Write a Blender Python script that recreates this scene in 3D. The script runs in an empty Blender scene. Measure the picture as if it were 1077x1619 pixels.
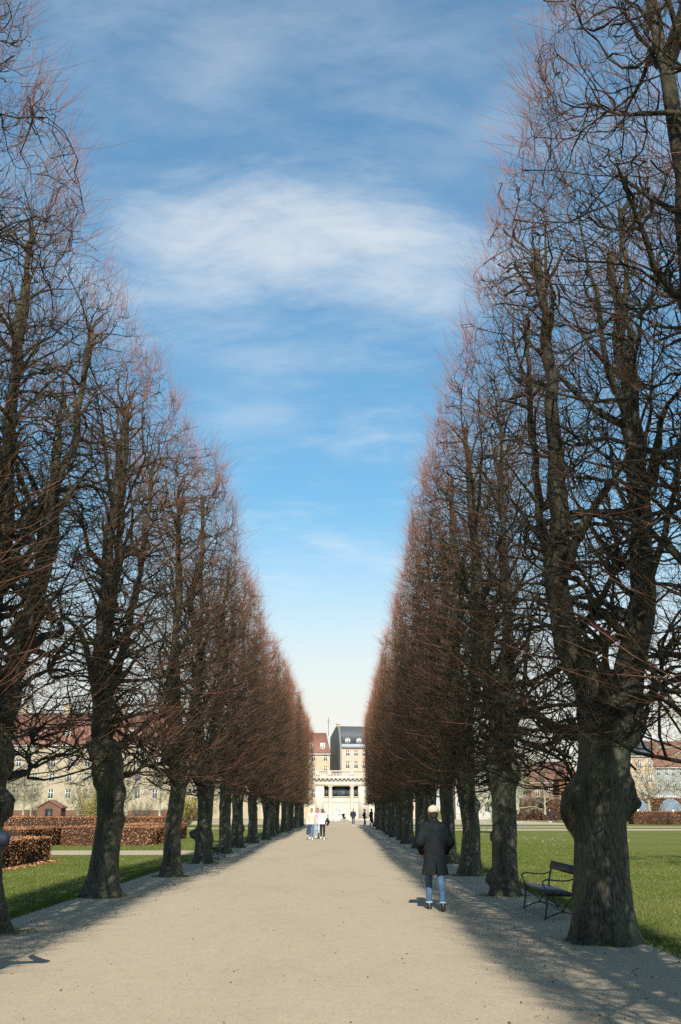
import bpy, math, random
import numpy as np
from mathutils import Vector, Matrix
R_ = math.radians
random.seed(7)

# ------------------------------------------------------------------ camera, sky, sun, exposure
scene = bpy.context.scene
cam_data = bpy.data.cameras.new('camera')
cam = bpy.data.objects.new('camera', cam_data)
scene.collection.objects.link(cam)
cam.location = (0, 0, 1.65)
cam.rotation_euler = (R_(90 + 16.70), 0, R_(0.2))
cam_data.sensor_fit = 'VERTICAL'; cam_data.sensor_height = 36; cam_data.lens = 35
cam_data.clip_start = .1; cam_data.clip_end = 6000
scene.camera = cam

SUN_EL, SUN_AZ = R_(34), R_(178)          # the sun stands behind the viewer, a touch to the right
sun_dir = Vector((math.sin(SUN_AZ) * math.cos(SUN_EL), math.cos(SUN_AZ) * math.cos(SUN_EL), math.sin(SUN_EL)))
sl = bpy.data.lights.new('sun', 'SUN'); sl.energy = 5.0; sl.angle = R_(.53); sl.color = (1, .935, .81)
so = bpy.data.objects.new('sun', sl); scene.collection.objects.link(so)
so.rotation_euler = sun_dir.to_track_quat('Z', 'Y').to_euler()
so.location = (0, -30, 40)
scene.view_settings.view_transform = 'Standard'; scene.view_settings.look = 'None'
scene.view_settings.gamma = 1; scene.view_settings.exposure = 1.0
scene.view_settings.use_curve_mapping = False
scene.render.engine = 'CYCLES'
scene.cycles.max_bounces = 4; scene.cycles.diffuse_bounces = 2; scene.cycles.glossy_bounces = 2
scene.cycles.transmission_bounces = 4; scene.cycles.transparent_max_bounces = 6
scene.cycles.use_denoising = False
scene.cycles.use_adaptive_sampling = False


class NT:
    """short hand for building node trees"""
    def __init__(s, tree): s.t = tree; s.n = tree.nodes; s.l = tree.links
    def new(s, typ, **kw):
        n = s.n.new(typ)
        for k, v in kw.items(): setattr(n, k, v)
        return n
    def put(s, sock, v):
        if isinstance(v, bpy.types.NodeSocket): s.l.new(v, sock)
        elif v is not None: sock.default_value = v
    def math(s, op, a, b=None, c=None, clamp=False):
        n = s.new('ShaderNodeMath', operation=op, use_clamp=clamp)
        for i, v in enumerate((a, b, c)): s.put(n.inputs[i], v)
        return n.outputs[0]
    def vmath(s, op, a, b=None, out=0):
        n = s.new('ShaderNodeVectorMath', operation=op)
        s.put(n.inputs[0], a); s.put(n.inputs[1], b)
        return n.outputs[out]
    def noise(s, vec, scale, detail=4, rough=.55, dist=0, dim='3D'):
        n = s.new('ShaderNodeTexNoise', noise_dimensions=dim)
        s.put(n.inputs['Vector'], vec); n.inputs['Scale'].default_value = scale
        n.inputs['Detail'].default_value = detail; n.inputs['Roughness'].default_value = rough
        n.inputs['Distortion'].default_value = dist
        return n.outputs[0]
    def vor(s, vec, scale, out='Color', feature='F1'):
        n = s.new('ShaderNodeTexVoronoi', feature=feature); s.put(n.inputs['Vector'], vec); n.inputs['Scale'].default_value = scale
        return n.outputs[out]
    def ramp(s, f, stops):
        n = s.new('ShaderNodeValToRGB'); s.put(n.inputs[0], f)
        e = n.color_ramp.elements
        while len(e) < len(stops): e.new(.5)
        for x, (p, c) in zip(e, stops):
            x.position = p; x.color = (c, c, c, 1) if isinstance(c, (int, float)) else (*c, 1)
        return n.outputs[0]
    def mix(s, f, a, b, kind='MIX'):
        n = s.new('ShaderNodeMix', data_type='RGBA', blend_type=kind)
        s.put(n.inputs[0], f)
        for i, v in ((6, a), (7, b)):
            s.put(n.inputs[i], (*v, 1) if isinstance(v, tuple) and len(v) == 3 else v)
        return n.outputs[2]
    def smooth(s, x, lo, hi):
        n = s.new('ShaderNodeMapRange', interpolation_type='SMOOTHSTEP')
        s.put(n.inputs[0], x); n.inputs[1].default_value = lo; n.inputs[2].default_value = hi
        return n.outputs[0]
    def mapping(s, vec, scale=(1, 1, 1), rot=(0, 0, 0), loc=(0, 0, 0)):
        n = s.new('ShaderNodeMapping'); s.put(n.inputs[0], vec)
        n.inputs['Scale'].default_value = scale; n.inputs['Rotation'].default_value = rot; n.inputs['Location'].default_value = loc
        return n.outputs[0]


world = bpy.data.worlds.new('World'); scene.world = world; world.use_nodes = True
w = NT(world.node_tree); w.n.clear()
sky = w.new('ShaderNodeTexSky', sky_type='NISHITA', sun_disc=False)
sky.sun_elevation = SUN_EL; sky.sun_rotation = SUN_AZ; sky.air_density = 1.0; sky.dust_density = 0.35; sky.ozone_density = 1.6
SKY_STRENGTH = 0.085
d = w.new('ShaderNodeTexCoord').outputs['Generated']
sep = w.new('ShaderNodeSeparateXYZ'); w.put(sep.inputs[0], d)
dz = w.math('MAXIMUM', sep.outputs[2], 0.0)
den = w.math('ADD', dz, .22)
plane = w.new('ShaderNodeCombineXYZ')
w.put(plane.inputs[0], w.math('DIVIDE', sep.outputs[0], den)); w.put(plane.inputs[1], w.math('DIVIDE', sep.outputs[1], den)); w.put(plane.inputs[2], .37)
pl = plane.outputs[0]
warp = w.new('ShaderNodeTexNoise'); w.put(warp.inputs[0], pl); warp.inputs['Scale'].default_value = 1.7; warp.inputs['Detail'].default_value = 4
wv = w.vmath('ADD', pl, w.vmath('MULTIPLY', w.vmath('SUBTRACT', warp.outputs['Color'], (.5, .5, .5)), (.22, .22, 0)))
streak = w.noise(w.mapping(wv, (1.0, 1.9, 1), (0, 0, R_(38))), 2.4, 11, .62)
fine = w.noise(w.mapping(wv, (1.2, 2.8, 1), (0, 0, R_(30))), 5.5, 10, .66)
broad = w.noise(pl, .8, 3, .5)
tex = w.math('ADD', w.math('MULTIPLY', streak, .68), w.math('MULTIPLY', fine, .32))


def blob(az, el, sx, sy, tilt=0):
    """soft elliptical cloud core round a compass direction (degrees)"""
    c = Vector((math.sin(R_(az)) * math.cos(R_(el)), math.cos(R_(az)) * math.cos(R_(el)), math.sin(R_(el))))
    r = Vector((math.cos(R_(az)), -math.sin(R_(az)), 0)); u = r.cross(c)
    r, u = r * math.cos(R_(tilt)) + u * math.sin(R_(tilt)), u * math.cos(R_(tilt)) - r * math.sin(R_(tilt))
    a = w.math('DIVIDE', w.vmath('DOT_PRODUCT', d, tuple(r), 1), math.sin(R_(sx)))
    b = w.math('DIVIDE', w.vmath('DOT_PRODUCT', d, tuple(u), 1), math.sin(R_(sy)))
    q = w.math('SQRT', w.math('ADD', w.math('MULTIPLY', a, a), w.math('MULTIPLY', b, b)))
    q = w.math('SUBTRACT', 1, q)
    front = w.math('GREATER_THAN', w.vmath('DOT_PRODUCT', d, tuple(c), 1), 0)
    return w.math('MULTIPLY', w.math('MAXIMUM', q, -1.0), front)


cores = [blob(-3.5, 32.0, 14.0, 6.8, 8), blob(3.5, 29.8, 10.0, 4.0, -2), blob(-8, 29.3, 8.0, 4.0, 0), blob(9.5, 37.5, 12.0, 3.6, 35), blob(-5.0, 25.0, 7.5, 2.3, 9), blob(-6, 22.0, 5.6, 1.8, 6), blob(-9, 40, 9, 5.5, 35),
         blob(55, 35, 16, 6, 10), blob(-62, 30, 18, 7, -12), blob(120, 42, 20, 9, 20), blob(-130, 38, 20, 8, 5), blob(178, 60, 22, 10, 0)]
weight = [.80, .66, .66, .30, .36, .30, .34, .8, .8, .8, .8, .6]
dens = None
for c, k in zip(cores, weight):
    v = w.math('MULTIPLY', w.smooth(w.math('ADD', w.math('MULTIPLY', c, .62), w.math('MULTIPLY', w.math('SUBTRACT', tex, .5), 2.2)), -.08, .86), k)
    dens = v if dens is None else w.math('MAXIMUM', dens, v)
veil = w.math('MULTIPLY', w.smooth(w.math('ADD', w.math('MULTIPLY', tex, .7), w.math('MULTIPLY', broad, .3)), .42, .72), w.smooth(dz, .38, .62))
dens = w.math('MAXIMUM', dens, w.math('MULTIPLY', veil, .40))
haze_low = w.math('MULTIPLY', w.smooth(dz, .31, .05), .96)             # thin bright cloud sheet toward the horizon
sky_col = w.mix(1.0, w.mix(1.0, sky.outputs[0], (.77, 1.14, 1.13), 'MULTIPLY'), w.ramp(dz, [(.12, .74), (.30, .80), (.62, 1.05)]), 'MULTIPLY')
col = w.mix(haze_low, sky_col, (5.5, 5.25, 4.75))
col = w.mix(w.math('MULTIPLY', dens, .86), col, (5.6, 5.75, 5.7))
bg = w.new('ShaderNodeBackground'); w.put(bg.inputs[0], col); bg.inputs[1].default_value = SKY_STRENGTH
w.l.new(bg.outputs[0], w.new('ShaderNodeOutputWorld').inputs[0])

# ------------------------------------------------------------------ helpers
COL = scene.collection


def mesh_np(name, V, F, smooth=False, attr=None):
    """V (n,3); F (m,k) int array or list of such arrays"""
    me = bpy.data.meshes.new(name)
    Fs = F if isinstance(F, list) else [F]
    Fs = [np.asarray(f, dtype=np.int32) for f in Fs if len(f)]
    V = np.ascontiguousarray(V, dtype=np.float32)
    me.vertices.add(len(V)); me.vertices.foreach_set('co', V.ravel())
    loops = np.concatenate([f.ravel() for f in Fs])
    tot = np.concatenate([np.full(len(f), f.shape[1], np.int32) for f in Fs])
    start = np.concatenate([[0], np.cumsum(tot)[:-1]]).astype(np.int32)
    me.loops.add(len(loops)); me.loops.foreach_set('vertex_index', loops)
    me.polygons.add(len(tot)); me.polygons.foreach_set('loop_start', start)
    if smooth: me.polygons.foreach_set('use_smooth', np.ones(len(tot), bool))
    if attr is not None:
        a = me.attributes.new('rnd', 'FLOAT', 'POINT'); a.data.foreach_set('value', np.ascontiguousarray(attr, np.float32))
    me.update(calc_edges=True)
    return me


def obj(name, me, mat=None, parent=None, loc=None, rot=None):
    o = bpy.data.objects.new(name, me); COL.objects.link(o)
    if mat is not None and me is not None and not me.materials: me.materials.append(mat)
    if parent is not None: o.parent = parent
    if loc is not None: o.location = loc
    if rot is not None: o.rotation_euler = rot
    return o


def tag(o, label=None, cat=None, group=None, kind=None):
    for k, v in (('label', label), ('category', cat), ('group', group), ('kind', kind)):
        if v: o[k] = v
    return o


def empty(name, loc=(0, 0, 0), rz=0, label=None, cat=None, group=None):
    o = obj(name, None, loc=loc, rot=(0, 0, rz)); o.empty_display_size = .2
    return tag(o, label, cat, group)


def copy_tree(o, parent=None):
    c = o.copy(); COL.objects.link(c); c.parent = parent
    for ch in [x for x in CHILD.get(o.name, [])] or list(o.children): copy_tree(ch, c)
    return c


CHILD = {}


class MB:
    """collects boxes, prisms and tubes into one mesh"""
    def __init__(s): s.v = []; s.f = {}; s.n = 0
    def add(s, V, F):
        V = np.asarray(V, float); F = np.asarray(F, int)
        s.v.append(V); s.f.setdefault(F.shape[1], []).append(F + s.n); s.n += len(V); return s
    def box(s, a, b):
        (x0, y0, z0), (x1, y1, z1) = a, b
        V = [(x, y, z) for z in (z0, z1) for y in (y0, y1) for x in (x0, x1)]
        return s.add(V, [(0, 2, 3, 1), (4, 5, 7, 6), (0, 1, 5, 4), (2, 6, 7, 3), (0, 4, 6, 2), (1, 3, 7, 5)])
    def bar(s, a, b, w_, h, up=(0, 0, 1)):
        a, b = Vector(a), Vector(b); t = (b - a).normalized(); r = t.cross(Vector(up)).normalized(); u = r.cross(t)
        V = [p + r * i * w_ / 2 + u * j * h / 2 for p in (a, b) for (i, j) in ((-1, -1), (1, -1), (1, 1), (-1, 1))]
        return s.add([tuple(x) for x in V], [(0, 1, 2, 3), (7, 6, 5, 4), (0, 4, 5, 1), (1, 5, 6, 2), (2, 6, 7, 3), (3, 7, 4, 0)])
    def tube(s, P, r, k=8):
        P = np.asarray(P, float)[None]; r = np.broadcast_to(np.asarray(r, float), P.shape[1:2])[None]
        V, F = tubes(P, r, k); s.add(V, F)
        n = P.shape[1]
        s.add(V[:k], [tuple(range(k))[::-1]]) if k != 4 else s.add(V[:k], [(3, 2, 1, 0)])
        s.add(V[(n - 1) * k:], [tuple(range(k))])
        return s
    def lathe(s, prof, k=16, c=(0, 0)):
        V = [(c[0] + r * math.cos(2 * math.pi * j / k), c[1] + r * math.sin(2 * math.pi * j / k), z) for r, z in prof for j in range(k)]
        F = [(i * k + j, i * k + (j + 1) % k, (i + 1) * k + (j + 1) % k, (i + 1) * k + j) for i in range(len(prof) - 1) for j in range(k)]
        return s.add(V, F)
    def prism(s, pts, axis, a, b):
        """polygon pts (2-D, ccw) extruded along axis 'x','y','z' from a to b"""
        def m(p, t): return {'x': (t, p[0], p[1]), 'y': (p[0], t, p[1]), 'z': (p[0], p[1], t)}[axis]
        n = len(pts); V = [m(p, a) for p in pts] + [m(p, b) for p in pts]
        s.add(V, [(i, (i + 1) % n, n + (i + 1) % n, n + i) for i in range(n)])
        s.add(V, [tuple(range(n))[::-1]]) ; s.add(V, [tuple(range(n, 2 * n))]); return s
    def mesh(s, name, smooth=False):
        return mesh_np(name, np.concatenate(s.v), [np.concatenate(f) for f in s.f.values()], smooth)
    def build(s, name, mat, parent=None, smooth=False, loc=None, rot=None):
        return obj(name, s.mesh(name, smooth), mat, parent, loc, rot)


def tubes(P, R, k):
    N, n, _ = P.shape
    T = np.gradient(P, axis=1); T /= np.linalg.norm(T, axis=2, keepdims=True) + 1e-9
    mean = np.abs(T.mean(axis=1)); ref = np.eye(3)[np.argmin(mean, axis=1)][:, None, :]
    U = np.cross(T, ref); U /= np.linalg.norm(U, axis=2, keepdims=True) + 1e-9
    W = np.cross(T, U)
    a = np.arange(k) * 2 * np.pi / k
    V = P[:, :, None] + R[:, :, None, None] * (np.cos(a)[:, None] * U[:, :, None] + np.sin(a)[:, None] * W[:, :, None])
    i = np.arange(N)[:, None, None] * n * k; j = np.arange(n - 1)[None, :, None] * k; q = np.arange(k)[None, None]
    q2 = (q + 1) % k; b = i + j
    F = np.stack([b + q, b + q2, b + k + q2, b + k + q], -1).reshape(-1, 4)
    return V.reshape(-1, 3), F


def snoise(p, seed, f):
    """cheap smooth pseudo noise on points (n,3), about -1..1"""
    rg = np.random.RandomState(seed); out = 0; amp = 1
    for o in range(3):
        K = rg.normal(size=(4, 3)) * f * 2 ** o; ph = rg.uniform(0, 6.28, 4)
        out = out + amp * np.sin(p @ K.T + ph).mean(1); amp *= .55
    return out


def norm(v): return v / (np.linalg.norm(v, axis=-1, keepdims=True) + 1e-9)


def mat(name, col, rough=.8, var=.15, scale=6, bump=0, bscale=40, spec=.3, metal=0, second=None):
    m = bpy.data.materials.new(name); m.use_nodes = True
    t = NT(m.node_tree); b = t.n['Principled BSDF']
    tc = t.new('ShaderNodeTexCoord').outputs['Object']
    n = t.noise(tc, scale, 5, .6)
    lo = tuple(c * (1 - var) for c in col); hi = second or tuple(min(1, c * (1 + var)) for c in col)
    t.put(b.inputs['Base Color'], t.mix(1.0, t.ramp(n, [(.3, lo), (.7, hi)]), (.66, .66, .66), 'MULTIPLY'))
    b.inputs['Roughness'].default_value = rough; b.inputs['Specular IOR Level'].default_value = spec; b.inputs['Metallic'].default_value = metal
    if bump:
        bp = t.new('ShaderNodeBump'); bp.inputs['Strength'].default_value = bump; bp.inputs['Distance'].default_value = .02
        t.put(bp.inputs['Height'], t.noise(tc, bscale, 6, .6)); t.put(b.inputs['Normal'], bp.outputs[0])
    return m


M = {}
ALB = .66


def bark_material(name, dark, light, moss, stretch, sc, bump):
    m = bpy.data.materials.new(name); m.use_nodes = True
    t = NT(m.node_tree); b = t.n['Principled BSDF']
    tc = t.new('ShaderNodeTexCoord').outputs['Object']
    info = t.new('ShaderNodeObjectInfo').outputs['Random']
    mp = t.mapping(tc, (1, 1, stretch))
    ridge = t.noise(mp, sc, 9, .7, .5)
    rid2 = t.vor(mp, sc * 1.5, 'Distance')
    h = t.math('ADD', t.math('MULTIPLY', ridge, .7), t.math('MULTIPLY', rid2, .5))
    patch = t.noise(tc, 2.3, 5, .6)
    c = t.mix(t.ramp(h, [(.35, 0.0), (.72, 1.0)]), dark, light)
    c = t.mix(t.math('MULTIPLY', t.ramp(patch, [(.45, 0.0), (.66, 1.0)]), .65), c, moss)
    lich = t.noise(t.mapping(tc, (1, 1, .6), loc=(3.1, 1.7, .4)), 7.5, 6, .7)
    c = t.mix(t.math('MULTIPLY', t.ramp(lich, [(.56, 0.0), (.66, 1.0)]), .55), c, tuple(min(1, q * 1.7) for q in light))
    stain = t.noise(t.mapping(tc, (1, 1, .25), loc=(9, 4, 2)), 3.1, 4, .6)
    c = t.mix(t.math('MULTIPLY', t.ramp(stain, [(.5, 0.0), (.68, 1.0)]), .6), c, dark)
    t.put(b.inputs['Base Color'], c)
    b.inputs['Roughness'].default_value = .92; b.inputs['Specular IOR Level'].default_value = .15
    bp = t.new('ShaderNodeBump'); bp.inputs['Strength'].default_value = bump; bp.inputs['Distance'].default_value = .03
    t.put(bp.inputs['Height'], h); t.put(b.inputs['Normal'], bp.outputs[0])
    return m


M['trunk'] = bark_material('trunk_bark', (.008, .009, .0075), (.100, .096, .074), (.088, .100, .056), .19, 32, 1.0)
M['branch'] = bark_material('branch_bark', (.007, .0065, .005), (.044, .040, .030), (.050, .053, .032), .5, 14, .5)
M['pale_bark'] = bark_material('pale_bark', (.10, .10, .07), (.27, .26, .19), (.20, .23, .11), .3, 10, .5)


def attr_material(name, stops, rough=.7, spec=.25, trans=0, k=.66):
    m = bpy.data.materials.new(name); m.use_nodes = True
    t = NT(m.node_tree); b = t.n['Principled BSDF']
    a = t.new('ShaderNodeAttribute', attribute_name='rnd').outputs['Fac']
    c = t.mix(1.0, t.ramp(a, stops), (k, k, k), 'MULTIPLY')
    t.put(b.inputs['Base Color'], c)
    b.inputs['Roughness'].default_value = rough; b.inputs['Specular IOR Level'].default_value = spec
    if trans:
        tr = t.new('ShaderNodeBsdfTranslucent'); t.put(tr.inputs[0], c)
        mx = t.new('ShaderNodeMixShader'); mx.inputs[0].default_value = trans
        out = t.n['Material Output']
        t.l.new(b.outputs[0], mx.inputs[1]); t.l.new(tr.outputs[0], mx.inputs[2]); t.l.new(mx.outputs[0], out.inputs[0])
    return m


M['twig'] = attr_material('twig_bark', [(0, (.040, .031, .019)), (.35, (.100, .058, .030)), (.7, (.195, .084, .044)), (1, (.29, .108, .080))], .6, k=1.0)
M['bush_twig'] = attr_material('bush_twig', [(0, (.10, .085, .065)), (1, (.20, .165, .12))], .8)
M['hedge_leaf'] = attr_material('dry_beech_leaf', [(0, (.12, .045, .02)), (.4, (.26, .115, .055)), (.8, (.42, .215, .115)), (1, (.56, .36, .22))], .75, .2, .15, k=.9)
M['grass'] = attr_material('grass_blade', [(0, (.075, .120, .016)), (.5, (.145, .185, .032)), (.9, (.225, .240, .060)), (1, (.36, .31, .14))], .6, .3, .3)
M['yellow_leaf'] = attr_material('yellow_blossom', [(0, (.30, .26, .05)), (.6, (.52, .44, .07)), (1, (.62, .56, .15))], .7, .2, .3)
M['green_leaf'] = attr_material('evergreen_leaf', [(0, (.03, .06, .012)), (1, (.10, .16, .03))], .6, .3, .2)
M['pebble'] = attr_material('pebble', [(0, (.26, .21, .15)), (.4, (.42, .35, .26)), (1, (.58, .50, .38))], .8)
M['litter'] = attr_material('dry_leaf', [(0, (.06, .035, .02)), (.6, (.19, .11, .06)), (1, (.34, .22, .12))], .8)
M['petal'] = attr_material('petal', [(0, (.20, .18, .55)), (.45, (.45, .40, .72)), (.55, (.85, .85, .82)), (1, (.9, .9, .85))], .6, .3, .3)
M['core'] = mat('hedge_core', (.035, .02, .012), .95, .4, 9)

# ------------------------------------------------------------------ ground
def ground_material(name, kind):
    m = bpy.data.materials.new(name); m.use_nodes = True
    t = NT(m.node_tree); b = t.n['Principled BSDF']
    tc = t.new('ShaderNodeTexCoord').outputs['Object']
    if kind == 'gravel':
        grain = t.vor(tc, 95, 'Color'); g = t.new('ShaderNodeSeparateColor'); t.put(g.inputs[0], grain)
        grain2 = t.vor(tc, 38, 'Color'); g2 = t.new('ShaderNodeSeparateColor'); t.put(g2.inputs[0], grain2)
        big = t.noise(t.mapping(tc, (1, .35, 1)), .55, 6, .6)
        mid = t.noise(t.mapping(tc, (1, .6, 1)), 4.5, 6, .65)
        c = t.ramp(g.outputs[0], [(0, (.42, .350, .252)), (.45, (.470, .393, .288)), (.85, (.495, .417, .308)), (1, (.54, .465, .355))])
        c = t.mix(t.ramp(g2.outputs[1], [(.86, 0.0), (.97, .35)]), c, (.24, .20, .15))
        c = t.mix(.75, c, t.ramp(mid, [(.25, .90), (.55, 1.0), (.8, 1.05)]), 'MULTIPLY')
        c = t.mix(.8, c, t.ramp(big, [(.3, .90), (.5, 1.0), (.7, 1.04)]), 'MULTIPLY')
        t.put(b.inputs['Base Color'], t.mix(1.0, c, (ALB, ALB, ALB), 'MULTIPLY'))
        h = t.math('ADD', t.vor(tc, 95, 'Distance'), t.math('MULTIPLY', mid, 1.2))
        st, di = .30, .010
    else:
        n1 = t.noise(tc, .22, 5, .6); n2 = t.noise(t.mapping(tc, (1, .5, 1)), 2.2, 6, .65); n3 = t.noise(tc, 60, 3, .6)
        c = t.ramp(n2, [(.25, (.100, .142, .018)), (.5, (.150, .190, .028)), (.75, (.205, .228, .046))])
        c = t.mix(t.ramp(n1, [(.42, 0.0), (.62, .75)]), c, (.225, .215, .075))
        c = t.mix(.6, c, t.ramp(n3, [(.3, .55), (.7, 1.25)]), 'MULTIPLY')
        t.put(b.inputs['Base Color'], t.mix(1.0, c, (ALB, ALB, ALB), 'MULTIPLY'))
        h = t.math('ADD', n3, t.math('MULTIPLY', n2, .6)); st, di = .8, .05
    b.inputs['Roughness'].default_value = .95; b.inputs['Specular IOR Level'].default_value = .1
    bp = t.new('ShaderNodeBump'); bp.inputs['Strength'].default_value = st; bp.inputs['Distance'].default_value = di
    t.put(bp.inputs['Height'], h); t.put(b.inputs['Normal'], bp.outputs[0])
    return m


M['gravel'] = ground_material('gravel', 'gravel'); M['lawn'] = ground_material('lawn', 'lawn')
LX, RX = -5.35, 4.0                    # lawn edges either side of the alley


def strip(name, xa, xb, z, ys, amp, seed):
    """gravel sheet between wavy edges xa(y), xb(y)"""
    ys = np.asarray(ys); rg = np.random.RandomState(seed)
    def wob(): return amp * (np.interp(ys, np.arange(ys[0], ys[-1] + 1, .22), rg.normal(size=len(np.arange(ys[0], ys[-1] + 1, .22)))) * .35 + np.sin(ys * .9 + seed) * .6)
    A = np.stack([xa + wob(), ys, np.full_like(ys, z)], 1); B = np.stack([xb + wob(), ys, np.full_like(ys, z)], 1)
    n = len(ys); V = np.concatenate([A, B]); i = np.arange(n - 1)
    return mesh_np(name, V, np.stack([i, n + i, n + i + 1, i + 1], 1))


o = obj('lawn', mesh_np('lawn', np.array([(-2500, -400, 0), (2500, -400, 0), (2500, 4000, 0), (-2500, 4000, 0)]), np.array([(0, 1, 2, 3)])), M['lawn']); tag(o, kind='structure')
ysp = np.concatenate([np.arange(-40, 70, .12), np.arange(70, 131, .6)]).astype(float)
o = obj('gravel_path', strip('gravel_path', LX, RX, .005, ysp, .055, 3), M['gravel']); tag(o, kind='structure')


def cross_path(x0, x1, y0, y1, z, seed):
    xs = np.arange(x0, x1 + .01, .5); n = len(xs); rg = np.random.RandomState(seed)
    A = np.stack([xs, y0 + rg.normal(size=n) * .04, np.full(n, z)], 1); B = np.stack([xs, y1 + rg.normal(size=n) * .04, np.full(n, z)], 1)
    i = np.arange(n - 1)
    o = obj('cross_path', mesh_np('cross_path', np.concatenate([A, B]), np.stack([i, i + 1, n + i + 1, n + i], 1)), M['gravel']); tag(o, kind='structure')


cross_path(-60, -5.2, 40.6, 45.2, .010, 1)
cross_path(-80, -5.2, 98, 104, .010, 2)
cross_path(3.8, 90, 90, 97.5, .010, 3)
cross_path(3.8, 90, 106, 113, .010, 4)
cross_path(12, 120, 172, 178, .010, 5)
o = obj('pavement', mesh_np('pavement', np.array([(-40, 128, .012), (30, 128, .012), (30, 200, .012), (-40, 200, .012)]), np.array([(0, 1, 2, 3)])), M['gravel']); tag(o, kind='structure')


def grass_blades():
    rg = np.random.RandomState(11); out = []
    def zone(n, x0, x1, y0, y1, pw=1.6):
        y = y0 + (y1 - y0) * rg.uniform(0, 1, n) ** pw
        return np.stack([rg.uniform(x0, x1, n), y], 1)
    P = np.concatenate([zone(38000, -13, LX - .0, 14, 40.4), zone(9000, -13, LX, 45.5, 60, 1),
                        zone(15000, LX - .22, LX + .10, 13, 60, 1.3), zone(48000, RX, 12, 11, 55), zone(17000, RX - .12, RX + .25, 10.5, 70, 1.4)] + [np.array([x, y]) + norm(rg.normal(size=(260, 2))) * rg.uniform(.30, .55, (260, 1)) * (1, .9) for x, y in [(-4.89, 15.11), (-4.85, 21.22), (-4.51, 27.57), (-4.63, 34.38), (3.41, 14.08), (3.26, 21.55), (3.32, 28.12), (3.46, 34.4)]])
    n = len(P); ang = rg.uniform(0, 6.28, n); wdt = rg.uniform(.004, .009, n) * (1 + P[:, 1] / 40); hgt = rg.uniform(.02, .065, n)
    lean = rg.normal(size=(n, 2)) * .02
    c, s = np.cos(ang) * wdt, np.sin(ang) * wdt
    V = np.zeros((n, 3, 3)); V[:, 0, :2] = P + np.stack([c, s], 1); V[:, 1, :2] = P - np.stack([c, s], 1)
    V[:, 2, :2] = P + lean; V[:, 2, 2] = hgt
    V[:, :2, 2] = -.005
    big = (snoise(np.concatenate([P, np.zeros((n, 1))], 1), 5, .8) + 1) / 2
    a = np.clip(.25 + .4 * big + rg.normal(size=n) * .2, 0, 1)
    o = obj('grass', mesh_np('grass', V.reshape(-1, 3), np.arange(3 * n).reshape(-1, 3), attr=np.repeat(a, 3)), M['grass'])
    tag(o, 'short spring grass along both edges of the gravel path', 'grass', kind='stuff')


grass_blades()


def scatter_flat(name, P, size, material, seed, label, cat, z=.012, attr=None, lift=.4):
    rg = np.random.RandomState(seed); n = len(P)
    u = rg.normal(size=(n, 3)); u[:, 2] *= lift; u /= np.linalg.norm(u, axis=1)[:, None]
    v = rg.normal(size=(n, 3)); v[:, 2] *= lift; v -= (u * v).sum(1)[:, None] * u; v /= np.linalg.norm(v, axis=1)[:, None]
    sz = size * rg.uniform(.6, 1.4, n)
    C = np.concatenate([P, np.full((n, 1), z)], 1)
    V = np.stack([C + u * sz[:, None], C + v * sz[:, None] * .55, C - u * sz[:, None], C - v * sz[:, None] * .55], 1)
    a = rg.uniform(0, 1, n) if attr is None else attr
    o = obj(name, mesh_np(name, V.reshape(-1, 3), np.arange(4 * n).reshape(-1, 4), attr=np.repeat(a, 4)), material)
    return tag(o, label, cat, kind='stuff')


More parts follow.
